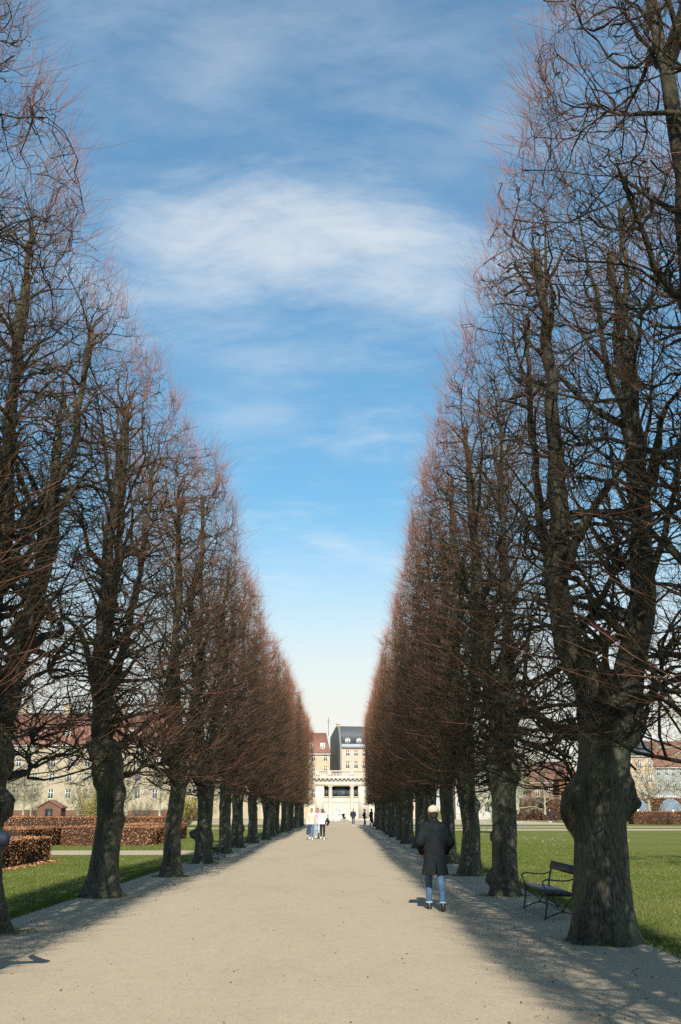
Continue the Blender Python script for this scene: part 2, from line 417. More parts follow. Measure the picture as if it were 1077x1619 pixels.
def litter():
    rg = np.random.RandomState(4)
    n = 1700; y = 8.5 + 45 * rg.uniform(0, 1, n) ** 1.7; side = rg.uniform(0, 1, n)
    x = np.where(side < .4, rg.normal(-4.6, .7, n), np.where(side < .8, rg.normal(3.3, .7, n), rg.uniform(-4.5, 3.5, n)))
    scatter_flat('leaf_litter', np.stack([x, y], 1), .016, M['litter'], 5, 'dry leaf scraps scattered over the gravel path', 'leaf litter')
    n = 650; x = rg.normal(-9.85, .16, n); y = rg.uniform(24, 36.6, n)
    scatter_flat('hedge_litter', np.stack([x, y], 1), .05, M['hedge_leaf'], 6, 'fallen brown leaves along the foot of the near hedge', 'leaf litter', z=.03)
    n = 170; x = rg.uniform(8.5, 16.5, n); y = rg.normal(63, 7, n)
    scatter_flat('crocus_flowers', np.stack([x, y], 1), .030, M['petal'], 8, 'small white and lilac crocuses dotted over the lawn', 'flowers', z=.07, lift=1)
    n = 160; x = rg.normal(18.5, .7, n); y = rg.normal(117, 3, n)
    scatter_flat('squill_flowers', np.stack([x, y], 1), .06, M['petal'], 9, 'blue flower patch near the pale tree on the lawn', 'flowers', z=.07, attr=rg.uniform(0, .3, n), lift=1)
    n = 48; x = np.concatenate([rg.uniform(4.4, 11, 32), rg.uniform(-10, -5.8, 16)]); y = rg.uniform(13, 40, n)
    scatter_flat('daisy_flowers', np.stack([x, y], 1), .014, M['petal'], 12, 'tiny white daisies scattered in the grass', 'flowers', z=.05, attr=rg.uniform(.6, 1, n), lift=1)
    # pebbles: flattened octahedra
    n = 4500; y = 8.3 + 22 * rg.uniform(0, 1, n) ** 1.5; x = rg.uniform(-5.2, 3.9, n)
    sz = rg.uniform(.002, .0045, n) * (1 + (rg.uniform(0, 1, n) > .97) * 1.2)
    O = np.array([(1, 0, 0), (0, 1, 0), (-1, 0, 0), (0, -1, 0), (0, 0, .7), (0, 0, -.7)])
    V = np.stack([x, y, np.full(n, .006)], 1)[:, None] + O[None] * sz[:, None, None] * rg.uniform(.7, 1.4, (n, 1, 3))
    F0 = np.array([(0, 1, 4), (1, 2, 4), (2, 3, 4), (3, 0, 4)])
    F = (np.arange(n)[:, None, None] * 6 + F0[None]).reshape(-1, 3)
    o = obj('pebbles', mesh_np('pebbles', V.reshape(-1, 3), F, attr=np.repeat(rg.uniform(0, 1, n), 6)), M['pebble'])
    tag(o, 'loose small pebbles on the gravel path', 'pebbles', kind='stuff')


litter()

# ------------------------------------------------------------------ lime trees of the alley
def resample(P, n):
    P = np.asarray(P, float); s = np.concatenate([[0], np.cumsum(np.linalg.norm(np.diff(P, axis=0), axis=1))])
    t = np.linspace(0, s[-1], n)
    return np.stack([np.interp(t, s, P[:, i]) for i in range(3)], 1)




class Env:
    """clipped hedge-like block the crown is trimmed to"""
    def __init__(s, W=1.14, LY=3.75, zt=10.75, zb=2.15, round_top=.35): s.W, s.LY, s.zt, s.zb, s.rt = W, LY, zt, zb, round_top
    def top(s, p): return s.zt - s.rt * np.clip(np.abs(p[:, 0]) / s.W, 0, 1.3) ** 2 - .25 * np.clip(np.abs(p[:, 1]) / s.LY, 0, 1.2) ** 4
    def steer(s, p):
        f = np.zeros_like(p)
        f[:, 0] = -np.sign(p[:, 0]) * np.clip((np.abs(p[:, 0]) - s.W + .3) / .3, 0, 1.6)
        f[:, 1] = -np.sign(p[:, 1]) * np.clip((np.abs(p[:, 1]) - s.LY + .4) / .4, 0, 1.6)
        f[:, 2] = -np.clip((p[:, 2] - s.top(p) + .3) / .3, 0, 1.8) + np.clip((s.zb - p[:, 2] + .2) / .3, 0, 1.2)
        return f
    def reach(s, p, d):
        L = np.full(len(p), 9.)
        for i, hi in ((0, s.W), (1, s.LY)):
            L = np.minimum(L, np.where(d[:, i] > 0, hi - p[:, i], hi + p[:, i]) / (np.abs(d[:, i]) + 1e-3))
        L = np.minimum(L, np.where(d[:, 2] > 0, s.top(p) - p[:, 2], 9) / (np.abs(d[:, 2]) + 1e-3))
        return np.clip(L, .15, 9)


def grow(rg, P0, D0, L, nseg, wob, up, env, k=.45, kink=0):
    N = len(P0); P = np.zeros((N, nseg + 1, 3)); P[:, 0] = P0; d = norm(D0); step = (L / nseg)[:, None]
    upv = np.array([0, 0, 1.])
    for i in range(nseg):
        wv = rg.normal(size=(N, 3)) * wob
        if kink: wv += rg.normal(size=(N, 3)) * (rg.uniform(size=(N, 1)) < .3) * kink
        d = norm(d + wv + upv * up + (k * env.steer(P[:, i]) if env is not None else 0))
        P[:, i + 1] = P[:, i] + d * step
    return P


def keep_in(P, env):
    """shortens limbs that would leave the clipped block"""
    f = np.ones(len(P)); zt = env.zt - .35
    for i, hi in ((0, env.W * .95), (1, env.LY)):
        a, m = np.abs(P[:, 0, i]), np.abs(P[:, :, i]).max(1); f = np.where(m > hi, np.minimum(f, np.clip((hi - a) / (m - a + 1e-6), .12, 1)), f)
    a, m = P[:, 0, 2], P[:, :, 2].max(1); f = np.where(m > zt, np.minimum(f, np.clip((zt - a) / (m - a + 1e-6), .12, 1)), f)
    a, m = P[:, 0, 2], P[:, :, 2].min(1); f = np.where(m < env.zb, np.minimum(f, np.clip((a - env.zb) / (a - m + 1e-6), .12, 1)), f)
    return P[:, :1] + (P - P[:, :1]) * f[:, None, None]


def pick(rg, P, R, n, lo, hi, pw=1.0):
    """n random spots on polylines P between fractions lo..hi"""
    N, m, _ = P.shape; b = rg.randint(0, N, n); t = (lo + (hi - lo) * rg.uniform(0, 1, n) ** pw) * (m - 1)
    i = np.minimum(t.astype(int), m - 2); f = (t - i)[:, None]
    p = P[b, i] * (1 - f) + P[b, i + 1] * f; dr = norm(P[b, i + 1] - P[b, i])
    r = R[b, i] * (1 - f[:, 0]) + R[b, i + 1] * f[:, 0]
    return p, dr, r


def spread(rg, dr, lo, hi):
    a = norm(np.cross(dr, rg.normal(size=dr.shape))); t = rg.uniform(lo, hi, len(dr))[:, None]
    return norm(dr * np.cos(t) + a * np.sin(t))


def lime_crown(seed, stems, env, n1=70, n2=420, n3=2000, n4=9500, nlong=420, name='crown'):
    """stems: list of (points, r0, r1). Returns branch mesh, twig mesh"""
    rg = np.random.RandomState(seed); VB, FB, nb = [], [], 0
    def put(P, R, k):
        nonlocal nb
        v, f = tubes(P, R, k); VB.append(v); FB.append(f + nb); nb += len(v)
    SP, SR = [], []
    for pts, r0, r1 in stems:
        n = 22; P = resample(pts, n); P[2:-1] += rg.normal(size=(n - 3, 3)) * (.022, .03, .01)
        t = np.linspace(0, 1, n); Rr = r0 + (r1 - r0) * t ** .85
        Rr *= 1 + rg.normal(size=n) * .05
        SP.append(P); SR.append(Rr)
    SP = np.array(SP); SR = np.array(SR); put(SP, SR, 11)
    # scaffold limbs
    ln = np.array([np.linalg.norm(s[-1] - s[0]) for s in SP]); per = np.maximum(1, np.round(n1 * ln / ln.sum()).astype(int))
    p, dr, r = [], [], []
    for i in range(len(SP)):
        a, b, c = pick(rg, SP[i:i + 1], SR[i:i + 1], per[i], .02, .99, 1.35); p.append(a); dr.append(b); r.append(c)
    p, dr, r = map(np.concatenate, (p, dr, r)); n = len(p)
    az = np.where(rg.uniform(size=n) < .58, rg.normal(0, .55, n) + np.pi / 2 * rg.choice([-1, 1], n), rg.normal(0, .7, n) + np.pi * rg.randint(0, 2, n))
    hz = np.clip((p[:, 2] - 3) / 6, 0, 1); el = rg.uniform(-.12, .5, n) + hz * .6
    D = np.stack([np.cos(az) * np.cos(el), np.sin(az) * np.cos(el), np.sin(el)], 1)
    sk = 46                                                   # low side limbs that fill the clipped face
    q, dq, rq = pick(rg, SP, SR, sk * 3, 0, .55); keep = (q[:, 2] > 2.4) & (q[:, 2] < 6.3); q, rq = q[keep][:sk], rq[keep][:sk]; sk = len(q)
    aq = rg.normal(0, .75, sk) + np.pi * rg.randint(0, 2, sk); eq = rg.uniform(-.40, .34, sk)
    p = np.concatenate([p, q]); r = np.concatenate([r, rq * .7]); D = np.concatenate([D, np.stack([np.cos(aq) * np.cos(eq), np.sin(aq) * np.cos(eq), np.sin(eq)], 1)]); n = len(p)
    L = np.clip(env.reach(p, D) * rg.uniform(.6, .95, n) * np.where(np.abs(D[:, 1]) > .65, 1.12, 1), .6, 3.6)
    P1 = grow(rg, p - D * r[:, None] * .3, D, L, 11, .10, .045, env, .10, .30)
    P1 = keep_in(P1, env)
    r0 = np.minimum(r * .62, .019 + .021 * L * rg.uniform(.7, 1.5, n))
    tt = np.linspace(0, 1, 12); R1 = r0[:, None] * (1 - .86 * tt ** .8) * (1 + rg.normal(size=(n, 12)) * .10)
    R1[:, -1] *= 1.5; put(P1, R1, 6)
    # leaders at the stem tops
    p, dr, r = pick(rg, SP, SR, 16, .9, 1.0); D = spread(rg, dr, .15, .8)
    P1b = grow(rg, p, D, np.clip(env.reach(p, D) * .9, .5, 1.8), 11, .12, .05, env, .15, .3); P1b = keep_in(P1b, env); R1b = (r * .6)[:, None] * (1 - .75 * tt)[None]
    put(P1b, R1b, 6); P1 = np.concatenate([P1, P1b]); R1 = np.concatenate([R1, R1b])
    # boughs and spurs reach for points spread through the clipped block, so its faces fill evenly
    def targets(m, shell):
        q = np.stack([rg.uniform(-1, 1, m) * env.W, rg.uniform(-1, 1, m) * env.LY, env.zb + (env.zt - env.zb) * rg.uniform(0, 1, m) ** .88], 1)
        side = rg.uniform(size=m) < shell; q[side, 0] = np.sign(q[side, 0]) * env.W * rg.uniform(.8, 1.0, side.sum())
        q[:, 2] = np.minimum(q[:, 2], env.top(q) - rg.uniform(0, .35, m)); return q
    def boughs(PP, RR, tg, nseg, noise, zpen, r0f):
        N, m, _ = PP.shape; src = PP[:, 1:].reshape(-1, 3); dirs = norm(PP[:, 1:] - PP[:, :-1]).reshape(-1, 3); rad = RR[:, 1:].reshape(-1); best = np.zeros(len(tg), int)
        for a in range(0, len(tg), 400):
            dv = tg[a:a + 400, None] - src[None]; cost = np.sqrt((dv ** 2).sum(2)) + zpen * np.clip(-dv[:, :, 2] + .05, 0, 9) + rg.uniform(0, .12, dv.shape[:2]); best[a:a + 400] = cost.argmin(1)
        p0 = src[best]; d_ = norm(dirs[best] * .55 + rg.normal(size=p0.shape) * .45 + (0, 0, .15)); P = np.zeros((len(tg), nseg + 1, 3)); P[:, 0] = p0
        for k in range(nseg):
            rem = tg - P[:, k]; dist = np.linalg.norm(rem, axis=1, keepdims=True); wgt = .35 + .55 * k / nseg
            d_ = norm(d_ * (1 - wgt) + norm(rem) * wgt + (1 - .7 * k / nseg) * (rg.normal(size=p0.shape) * noise + rg.normal(size=p0.shape) * (rg.uniform(size=(len(tg), 1)) < .3) * noise * 1.3))
            P[:, k + 1] = P[:, k] + d_ * dist / (nseg - k) * 1.04
        Lb = np.linalg.norm(tg - p0, axis=1); return P, np.minimum(rad[best] * .85, r0f(Lb))
    P2, r0 = boughs(P1, R1, targets(n2, .45), 7, .24, 1.2, lambda L: .0105 + .0135 * L * rg.uniform(.7, 1.4, len(L)))
    tt = np.linspace(0, 1, 8); R2 = r0[:, None] * (1 - .62 * tt) * (1 + rg.normal(size=(n2, 8)) * .13); R2[:, -1] *= 1.9; R2[:, -2] *= 1.3; put(P2, R2, 4)
    P3, r0 = boughs(P2, R2, targets(n3, .5), 5, .26, .6, lambda L: .0046 + .0074 * L * rg.uniform(.7, 1.4, len(L)))
    tt = np.linspace(0, 1, 6); R3 = r0[:, None] * (1 - .55 * tt); R3[:, -1] *= 1.7; put(P3, R3, 3)
    # last year's shoots
    VT, FT, AT, nt = [], [], [], 0
    def shoots(p, D, L, r0, wob, up, a):
        nonlocal nt
        P = grow(rg, p, D, L, 3, wob, up, None); R = r0[:, None] * np.array([1, .85, .66, .36])[None]
        v, f = tubes(P, R, 3); VT.append(v); FT.append(f + nt); nt += len(v); AT.append(np.repeat(a, 12))
    m = int(n4 * .88)
    pa, da, ra = pick(rg, P3, R3, m, .3, 1.0, .5); pb, db, rb = pick(rg, P2, R2, n4 - m, .3, 1.0, .7)
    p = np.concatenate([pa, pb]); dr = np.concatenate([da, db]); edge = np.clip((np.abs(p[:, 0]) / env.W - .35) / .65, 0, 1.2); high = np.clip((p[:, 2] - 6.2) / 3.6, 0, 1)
    D = spread(rg, dr, .15, .95) * .9; D[:, 0] += np.sign(p[:, 0]) * edge * .95 * (1 - .6 * high); D[:, 2] += .16 + .95 * high
    D += rg.normal(size=D.shape) * .16
    L = rg.uniform(.14, .58, n4) * (1 + .4 * high + .12 * edge)
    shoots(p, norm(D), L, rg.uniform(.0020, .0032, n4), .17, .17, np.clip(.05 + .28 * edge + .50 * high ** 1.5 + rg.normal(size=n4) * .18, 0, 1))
    # long whips reaching out toward the path and lawn
    p, dr, r = pick(rg, P2, R2, nlong, .3, 1.0); s = np.sign(p[:, 0]); D = dr * .35 + rg.normal(size=p.shape) * .28; D[:, 0] += s * 1.0; D[:, 2] += rg.uniform(-.1, .55, nlong)
    L = np.clip(env.W - np.abs(p[:, 0]), 0, 2) * .8 + rg.uniform(.35, .95, nlong)
    shoots(p, norm(D), L, rg.uniform(.0026, .0040, nlong), .11, .16, np.clip(rg.normal(.72, .2, nlong), 0, 1))
    br = mesh_np(name + '_branches', np.concatenate(VB), np.concatenate(FB), True)
    tw = mesh_np(name + '_twigs', np.concatenate(VT), np.concatenate(FT), False, np.concatenate(AT))
    return br, tw


def trunk_mesh(seed, r, ztop, line, flare=.6, burrs=(), widen=.12, nz=58, k=40, lobes=None):
    """line: list of (z, dx, dy) centre offsets; burrs: (angle, z, size, height)"""
    rg = np.random.RandomState(seed)
    z = np.concatenate([np.linspace(-.12, .6, 16)[:-1], np.linspace(.6, ztop, nz - 15)])
    th = np.arange(k) * 2 * np.pi / k
    ln = np.array(line); cx = np.interp(z, ln[:, 0], ln[:, 1]); cy = np.interp(z, ln[:, 0], ln[:, 2])
    base = r * (1 + flare * np.exp(-np.clip(z + .05, 0, 9) / .26) + .10 * np.exp(-np.clip(z, 0, 9) / .9) + widen * np.clip((z - ztop + 1.3) / 1.0, 0, 1) ** 1.5)
    base *= np.where(z > ztop - .12, 1 - .35 * (z - ztop + .12) / .12, 1)
    nl = rg.randint(4, 7); ph = rg.uniform(0, 6.28, 3)
    lob = np.cos(nl * th + ph[0])[None] * (.13 * np.exp(-np.clip(z, 0, 9) / .30))[:, None] + np.cos((nl + 2) * th[None] + ph[1] + z[:, None] * .35) * .022 + np.cos(2 * th[None] + ph[2]) * .035
    Rr = base[:, None] * (1 + lob)
    P = np.stack([np.cos(th)[None] * Rr, np.sin(th)[None] * Rr, np.broadcast_to(z[:, None], Rr.shape)], -1)
    flat = P.reshape(-1, 3)
    dn = snoise(flat * (1, 1, .5), seed, 5.5) * .028 * r / .35 + snoise(flat * (1, 1, .22), seed + 1, 17) * .008
    ang = np.arctan2(flat[:, 1], flat[:, 0])
    for (a, bz, sz, hg) in burrs:
        da = (ang - a + np.pi) % (2 * np.pi) - np.pi
        q = ((da * r / sz) ** 2 + ((flat[:, 2] - bz) / (sz * 1.35)) ** 2)
        dn += hg * np.exp(-q ** 2.0 * .75) * (1 + .30 * snoise(flat, seed + 5, 20) + .18 * snoise(flat, seed + 6, 45))
    rad = norm(np.stack([np.cos(ang), np.sin(ang), 0 * ang], 1)); flat = flat + rad * dn[:, None]
    nzz = len(z); flat = flat.reshape(nzz, k, 3); flat[:, :, 0] += cx[:, None]; flat[:, :, 1] += cy[:, None]
    V = np.concatenate([flat.reshape(-1, 3), [[cx[-1], cy[-1], ztop + .1]]])
    i = np.arange(nzz - 1)[:, None] * k; q = np.arange(k)[None]; q2 = (q + 1) % k
    F = np.stack([i + q, i + q2, i + k + q2, i + k + q], -1).reshape(-1, 4)
    b = (nzz - 1) * k; T = np.stack([b + q[0], b + q2[0], np.full(k, nzz * k)], 1)
    return mesh_np('trunk', V, [F, T], True)


def generic_stems(seed, zt=10.4):
    rg = np.random.RandomState(seed); n = rg.choice([1, 2, 2, 3]); out = []
    a0 = rg.uniform(0, 6.28)
    for i in range(n):
        a = a0 + i * 2 * math.pi / n + rg.normal() * .3; s = 0 if n == 1 else 1
        off = np.array([math.cos(a) * .45, math.sin(a) * .95, 0]) * s
        pts = [(off[0] * .12, off[1] * .12, 2.2)]
        for z in (3.0, 3.7, 4.6, 5.8, 7.2, 8.4, zt - rg.uniform(0, .7)):
            f = min(1, (z - 2.4) / 2.4); pts.append((off[0] * f + rg.normal() * .09, off[1] * f * (1 + .06 * (z - 4)) + rg.normal() * .12, z))
        out.append((pts, (.21, .17, .15)[n - 1], .045))
    return out


E0 = Env()
CROWNS = {}
# the four nearest crowns follow the forks of their own trees
CROWNS['r1'] = lime_crown(101, [([(.10, 0, 2.5), (-.02, .02, 3.3), (-.28, .05, 4.25), (-.36, .1, 5.0), (-.22, .12, 5.96), (-.2, .15, 7.4), (-.22, .1, 8.4), (-.32, .05, 10.3)], .235, .05),
                                ([(.30, .05, 2.5), (.62, -.02, 3.6), (.84, -.05, 4.44), (.92, -.08, 5.19), (.93, -.1, 6.4), (.9, -.05, 7.9), (.85, 0, 10.2)], .25, .05),
                                ([(-.3, .1, 4.7), (-.35, .8, 5.8), (-.3, 1.3, 7.6), (-.2, 1.7, 10.0)], .09, .03),
                                ([(.86, -.1, 4.9), (.8, -.8, 5.9), (.6, -1.4, 7.6), (.5, -1.8, 9.8)], .09, .03)], Env(), 76, 660, 2600, 7600, 190)
CROWNS['l1'] = lime_crown(102, [([(-.2, 0, 2.2), (-.30, .02, 3.4), (-.33, .05, 4.3), (-.37, .05, 5.8), (-.37, .1, 7.4), (-.39, .1, 8.5), (-.36, .05, 10.4)], .25, .05),
                                ([(-.12, 0, 2.5), (.04, -.05, 3.1), (.2, -.08, 3.9), (.38, -.1, 4.85), (.5, -.12, 5.85), (.5, -.12, 6.6)], .19, .11),
                                ([(-.35, .1, 5.0), (.1, .7, 6.4), (.45, 1.0, 7.8), (.5, 1.3, 10.1)], .10, .04),
                                ([(-.35, 0, 4.4), (-.1, -.9, 5.8), (.15, -1.3, 7.4), (.35, -1.8, 10.1)], .10, .035)], Env(1.2), 76, 660, 2600, 7600, 220)
CROWNS['l2'] = lime_crown(103, [([(.02, 0, 2.2), (-.20, 0, 3.2), (-.34, .05, 4.5), (-.32, .05, 6.1), (-.32, 0, 7.6), (-.15, .05, 10.3)], .255, .05),
                                ([(-.3, .1, 3.3), (-.1, .8, 4.8), (.1, 1.3, 6.8), (.2, 1.8, 9.8)], .13, .04),
                                ([(-.25, -.1, 4.8), (.1, -.9, 6.2), (.3, -1.7, 9.9)], .11, .04)], Env(1.22), 74, 640, 2600, 7400, 240)
CROWNS['r2'] = lime_crown(104, [([(.05, 0, 2.1), (-.02, 0, 3.2), (-.18, .05, 4.6), (-.3, .05, 6.7), (-.36, .1, 8.2), (-.4, .1, 10.2)], .19, .05),
                                ([(.1, 0, 2.3), (.3, .2, 3.6), (.42, .3, 5.4), (.4, .5, 7.4), (.4, 1.0, 10.0)], .15, .045),
                                ([(.0, -.1, 3.2), (.1, -.9, 5.0), (.1, -1.6, 9.7)], .11, .035)], Env(), 72, 640, 2600, 7400, 260)
for i in range(3):
    CROWNS['g%d' % i] = lime_crown(200 + i, generic_stems(300 + i * 7 + 1), Env(1.12 + .05 * (i % 2), 3.75, 10.55 + .12 * (i % 3)), 70, 580, 2500, 7900, 340)

ORD = ['first', 'second', 'third', 'fourth', 'fifth', 'sixth', 'seventh', 'eighth', 'ninth', 'tenth', 'eleventh', 'twelfth', 'thirteenth', 'fourteenth', 'fifteenth', 'sixteenth', 'seventeenth', 'eighteenth', 'nineteenth']
Lrow = [8.3, 15.11, 21.22, 27.57, 34.38, 42.2, 48.6, 55.4, 62.1, 68.9, 75.6, 82.3, 89.0, 95.7, 102.4, 109.1, 115.6]
Rrow = [7.2, 14.08, 21.55, 28.12, 34.4, 41.2, 47.9, 54.6, 61.3, 68.0, 74.8, 81.5, 88.2, 94.9, 101.6, 108.4]
Lx = {1: -5.10, 2: -4.85, 3: -4.51, 4: -4.63, 5: -4.80}
Rx = {1: 3.41, 2: 3.26, 3: 3.32, 4: 3.46}
rgT = np.random.RandomState(42)


def lime_tree(x, y, side, label, crown, trunk=None, r=.33, rot=0, sz=1.0, seed=1, group=None):
    t = empty('lime_tree', (x, y, 0), 0, label, 'tree', group or 'lime trees lining the gravel alley')
    if trunk is None:
        rg = np.random.RandomState(seed); line = [(-.2, 0, 0), (1.2, rg.normal() * .05, rg.normal() * .04), (2.2, rg.normal() * .06, rg.normal() * .05), (3.2, rg.normal() * .03, 0)]
        bs = [(rg.uniform(0, 6.28), rg.uniform(.5, 2.6), rg.uniform(.07, .13), rg.uniform(.02, .08)) for _ in range(rg.randint(1, 5))]
        trunk = trunk_mesh(seed, r, 2.95, line, rg.uniform(.35, .75), bs, rg.uniform(.02, .2), 44, 28)
    obj('trunk', trunk, M['trunk'], t)
    br, tw = CROWNS[crown]
    c = obj('crown', br, M['branch'], t, rot=(0, 0, rot)); c.scale = (1, 1, sz)
    k = obj('twigs', tw, M['twig'], c); k['kind'] = 'stuff'
    return t


# hero trunks
PI = math.pi
T_r1 = trunk_mesh(11, .335, 3.15, [(-.2, -.02, 0), (.5, .0, 0), (1.5, .04, 0), (2.5, .20, 0), (3.2, .24, 0)], .42,
                  [(PI * 1.02, 1.80, .21, .15), (PI * .9, 1.55, .14, .08), (-.08, 1.86, .15, .11), (-.15, 1.66, .09, .07), (-.1, 2.66, .13, .13), (-PI * .7, 2.1, .1, .05), (-PI * .35, 2.75, .15, .08)], .12, 76, 64)
T_l1 = trunk_mesh(12, .30, 3.0, [(-.2, 0, 0), (.6, -.10, 0), (1.6, -.17, 0), (2.4, -.22, 0), (3.0, -.18, 0)], .40, [(-.15, 1.72, .15, .16), (-.4, 2.35, .2, .12), (-1.2, 1.0, .12, .05)], .14, 60, 48)
T_l2 = trunk_mesh(13, .255, 3.1, [(-.2, -.02, 0), (.5, .03, 0), (1.5, .07, 0), (2.3, .03, 0), (3.1, -.18, 0)], .75, [(-.2, 2.0, .13, .07), (-.5, 1.72, .1, .06), (-2.5, 2.3, .16, .08), (-.1, 1.45, .09, .04)], .20, 60, 48)
T_r2 = trunk_mesh(14, .225, 3.0, [(-.2, 0, 0), (.6, .02, 0), (1.6, .05, 0), (2.4, .06, 0), (3.0, .05, 0)], .42, [(PI, .35, .1, .10), (PI * .95, 1.15, .07, .05), (-.3, 2.35, .16, .09), (PI * .9, 2.3, .15, .08)], .22, 56, 44)
T_l4 = trunk_mesh(15, .24, 2.95, [(-.2, 0, 0), (1.5, .03, 0), (3, 0, 0)], .35, [(PI * 1.02, .92, .11, .24), (-.4, .75, .16, .08)], .25, 50, 40)

for i, y in enumerate(Lrow):
    lab = {1: 'nearest visible lime trunk at the left edge, stem forked with a broken stub',
           2: 'thick flared lime tree by the brown hedges, second trunk of the left row',
           3: 'slender pale barked lime tree, third trunk of the left row',
           4: 'lime tree with a shelf-like burr low on its trunk, left row'}.get(i, 'bare clipped lime tree, %s trunk from the front in the left row' % ORD[i - 1])
    if i == 0: lab = 'bare lime crown overhanging the top left corner, its trunk out of view'
    x = Lx.get(i, -4.78 + rgT.normal() * .10); cr = {1: 'l1', 2: 'l2'}.get(i, 'g%d' % ((i * 2 + i // 3) % 3))
    lime_tree(x, y, -1, lab, cr, {1: T_l1, 2: T_l2, 4: T_l4}.get(i), {3: .205}.get(i, rgT.uniform(.20, .28)), 0 if i in (1, 2) else PI * (i % 2), rgT.uniform(.98, 1.05) if i not in (1, 2) else 1, 500 + i)
for i, y in enumerate(Rrow):
    lab = {1: 'massive lime trunk with two dark round burrs, beside the bench',
           2: 'lime tree just beyond the bench with a knobbly trunk, right row',
           3: 'dark lime tree to the right of the walker in the long coat'}.get(i, 'bare clipped lime tree, %s trunk from the front in the right row' % ORD[i - 1])
    if i == 0: lab = 'bare lime crown overhanging the top right corner, its trunk out of view'
    x = Rx.get(i, 3.42 + rgT.normal() * .10); cr = {1: 'r1', 2: 'r2'}.get(i, 'g%d' % ((i * 2 + 1 + i // 4) % 3))
    lime_tree(x, y, 1, lab, cr, {1: T_r1, 2: T_r2}.get(i), {3: .225}.get(i, rgT.uniform(.20, .28)), 0 if i in (1, 2) else PI * ((i + 1) % 2), rgT.uniform(.99, 1.06) if i not in (1, 2) else 1, 600 + i)
for j, (x, y) in enumerate([(-4.8, 1.6), (3.4, .5)]):
    lime_tree(x, y, 0, 'bare lime tree behind the viewer, %s of those whose shade falls forward' % ORD[j], 'g%d' % (j % 3), None, .3, PI * (j % 2), 1.0, 700 + j)
#PART2
# ------------------------------------------------------------------ hedges and bushes
def leaf_quads(rg, C, Nrm, size):
    n = len(C); u = norm(np.cross(Nrm + rg.normal(size=(n, 3)) * .8, rg.normal(size=(n, 3)))); v = norm(np.cross(u, Nrm + rg.normal(size=(n, 3)) * .7))
    sz = (size * rg.uniform(.6, 1.35, n))[:, None]
    V = np.stack([C - u * sz, C + v * sz * .55, C + u * sz, C - v * sz * .55], 1)
    return V.reshape(-1, 3), np.arange(4 * n).reshape(-1, 4)


def hedge(x0, x1, y0, y1, h, n, size, label, seed, group='clipped brown beech hedges', tone=0.):
    rg = np.random.RandomState(seed); cx, cy = (x0 + x1) / 2, (y0 + y1) / 2; a, b = (x1 - x0) / 2, (y1 - y0) / 2
    t = empty('beech_hedge', (cx, cy, 0), 0, label, 'hedge', group)
    # woody core: a box with an uneven skin
    def grid(nu, nv, f):
        U, W_ = np.meshgrid(np.linspace(0, 1, nu), np.linspace(0, 1, nv), indexing='ij'); P = f(U.ravel(), W_.ravel()); i = np.arange(nu - 1)[:, None] * nv + np.arange(nv - 1)[None]
        return P, np.stack([i, i + nv, i + nv + 1, i + 1], -1).reshape(-1, 4)
    mb = MB(); ka, kb, kh = a - size * 1.1, b - size * 1.1, h - size * 1.1
    nx, ny = max(3, int(a * 6)), max(3, int(b * 6))
    faces = [(nx, 6, lambda u, v: np.stack([(2 * u - 1) * ka, np.full_like(u, -kb), v * kh], 1)), (nx, 6, lambda u, v: np.stack([(2 * u - 1) * ka, np.full_like(u, kb), v * kh], 1)),
             (ny, 6, lambda u, v: np.stack([np.full_like(u, -ka), (2 * u - 1) * kb, v * kh], 1)), (ny, 6, lambda u, v: np.stack([np.full_like(u, ka), (2 * u - 1) * kb, v * kh], 1)),
             (nx, ny, lambda u, v: np.stack([(2 * u - 1) * ka, (2 * v - 1) * kb, np.full_like(u, kh)], 1))]
    for nu, nv, f in faces:
        P, F = grid(nu, nv, f); P = P + snoise(P, seed, 3)[:, None] * norm(P - (0, 0, h / 2)) * .04; mb.add(P, F)
    mb.build('branches', M['core'], t)
    ar = np.array([2 * a * h, 2 * a * h, 2 * b * h, 2 * b * h, 4 * a * b]); pk = rg.choice(5, n, p=ar / ar.sum()); u, v = rg.uniform(-1, 1, n), rg.uniform(0, 1, n)
    C = np.zeros((n, 3)); Nn = np.zeros((n, 3))
    for k, (nn, c) in enumerate([((0, -1, 0), lambda u, v: (u * a, -b + 0 * u, v * h)), ((0, 1, 0), lambda u, v: (u * a, b + 0 * u, v * h)), ((-1, 0, 0), lambda u, v: (-a + 0 * u, u * b, v * h)),
                                 ((1, 0, 0), lambda u, v: (a + 0 * u, u * b, v * h)), ((0, 0, 1), lambda u, v: (u * a, (2 * v - 1) * b, h + 0 * u))]):
        m = pk == k; C[m] = np.stack(c(u[m], v[m]), 1); Nn[m] = nn
    C += Nn * (rg.normal(size=(n, 1)) * size * .55 - size * .5) + Nn * snoise(C + (seed, 0, 0), seed, 1.6)[:, None] * .05
    V, F = leaf_quads(rg, C, Nn, size)
    att = np.clip(.42 + tone + .22 * snoise(C, seed + 2, 1.2) + rg.normal(size=n) * .24, 0, 1)
    o = obj('leaves', mesh_np('leaves', V, F, attr=np.repeat(att, 4)), M['hedge_leaf'], t); o['kind'] = 'stuff'
    return t


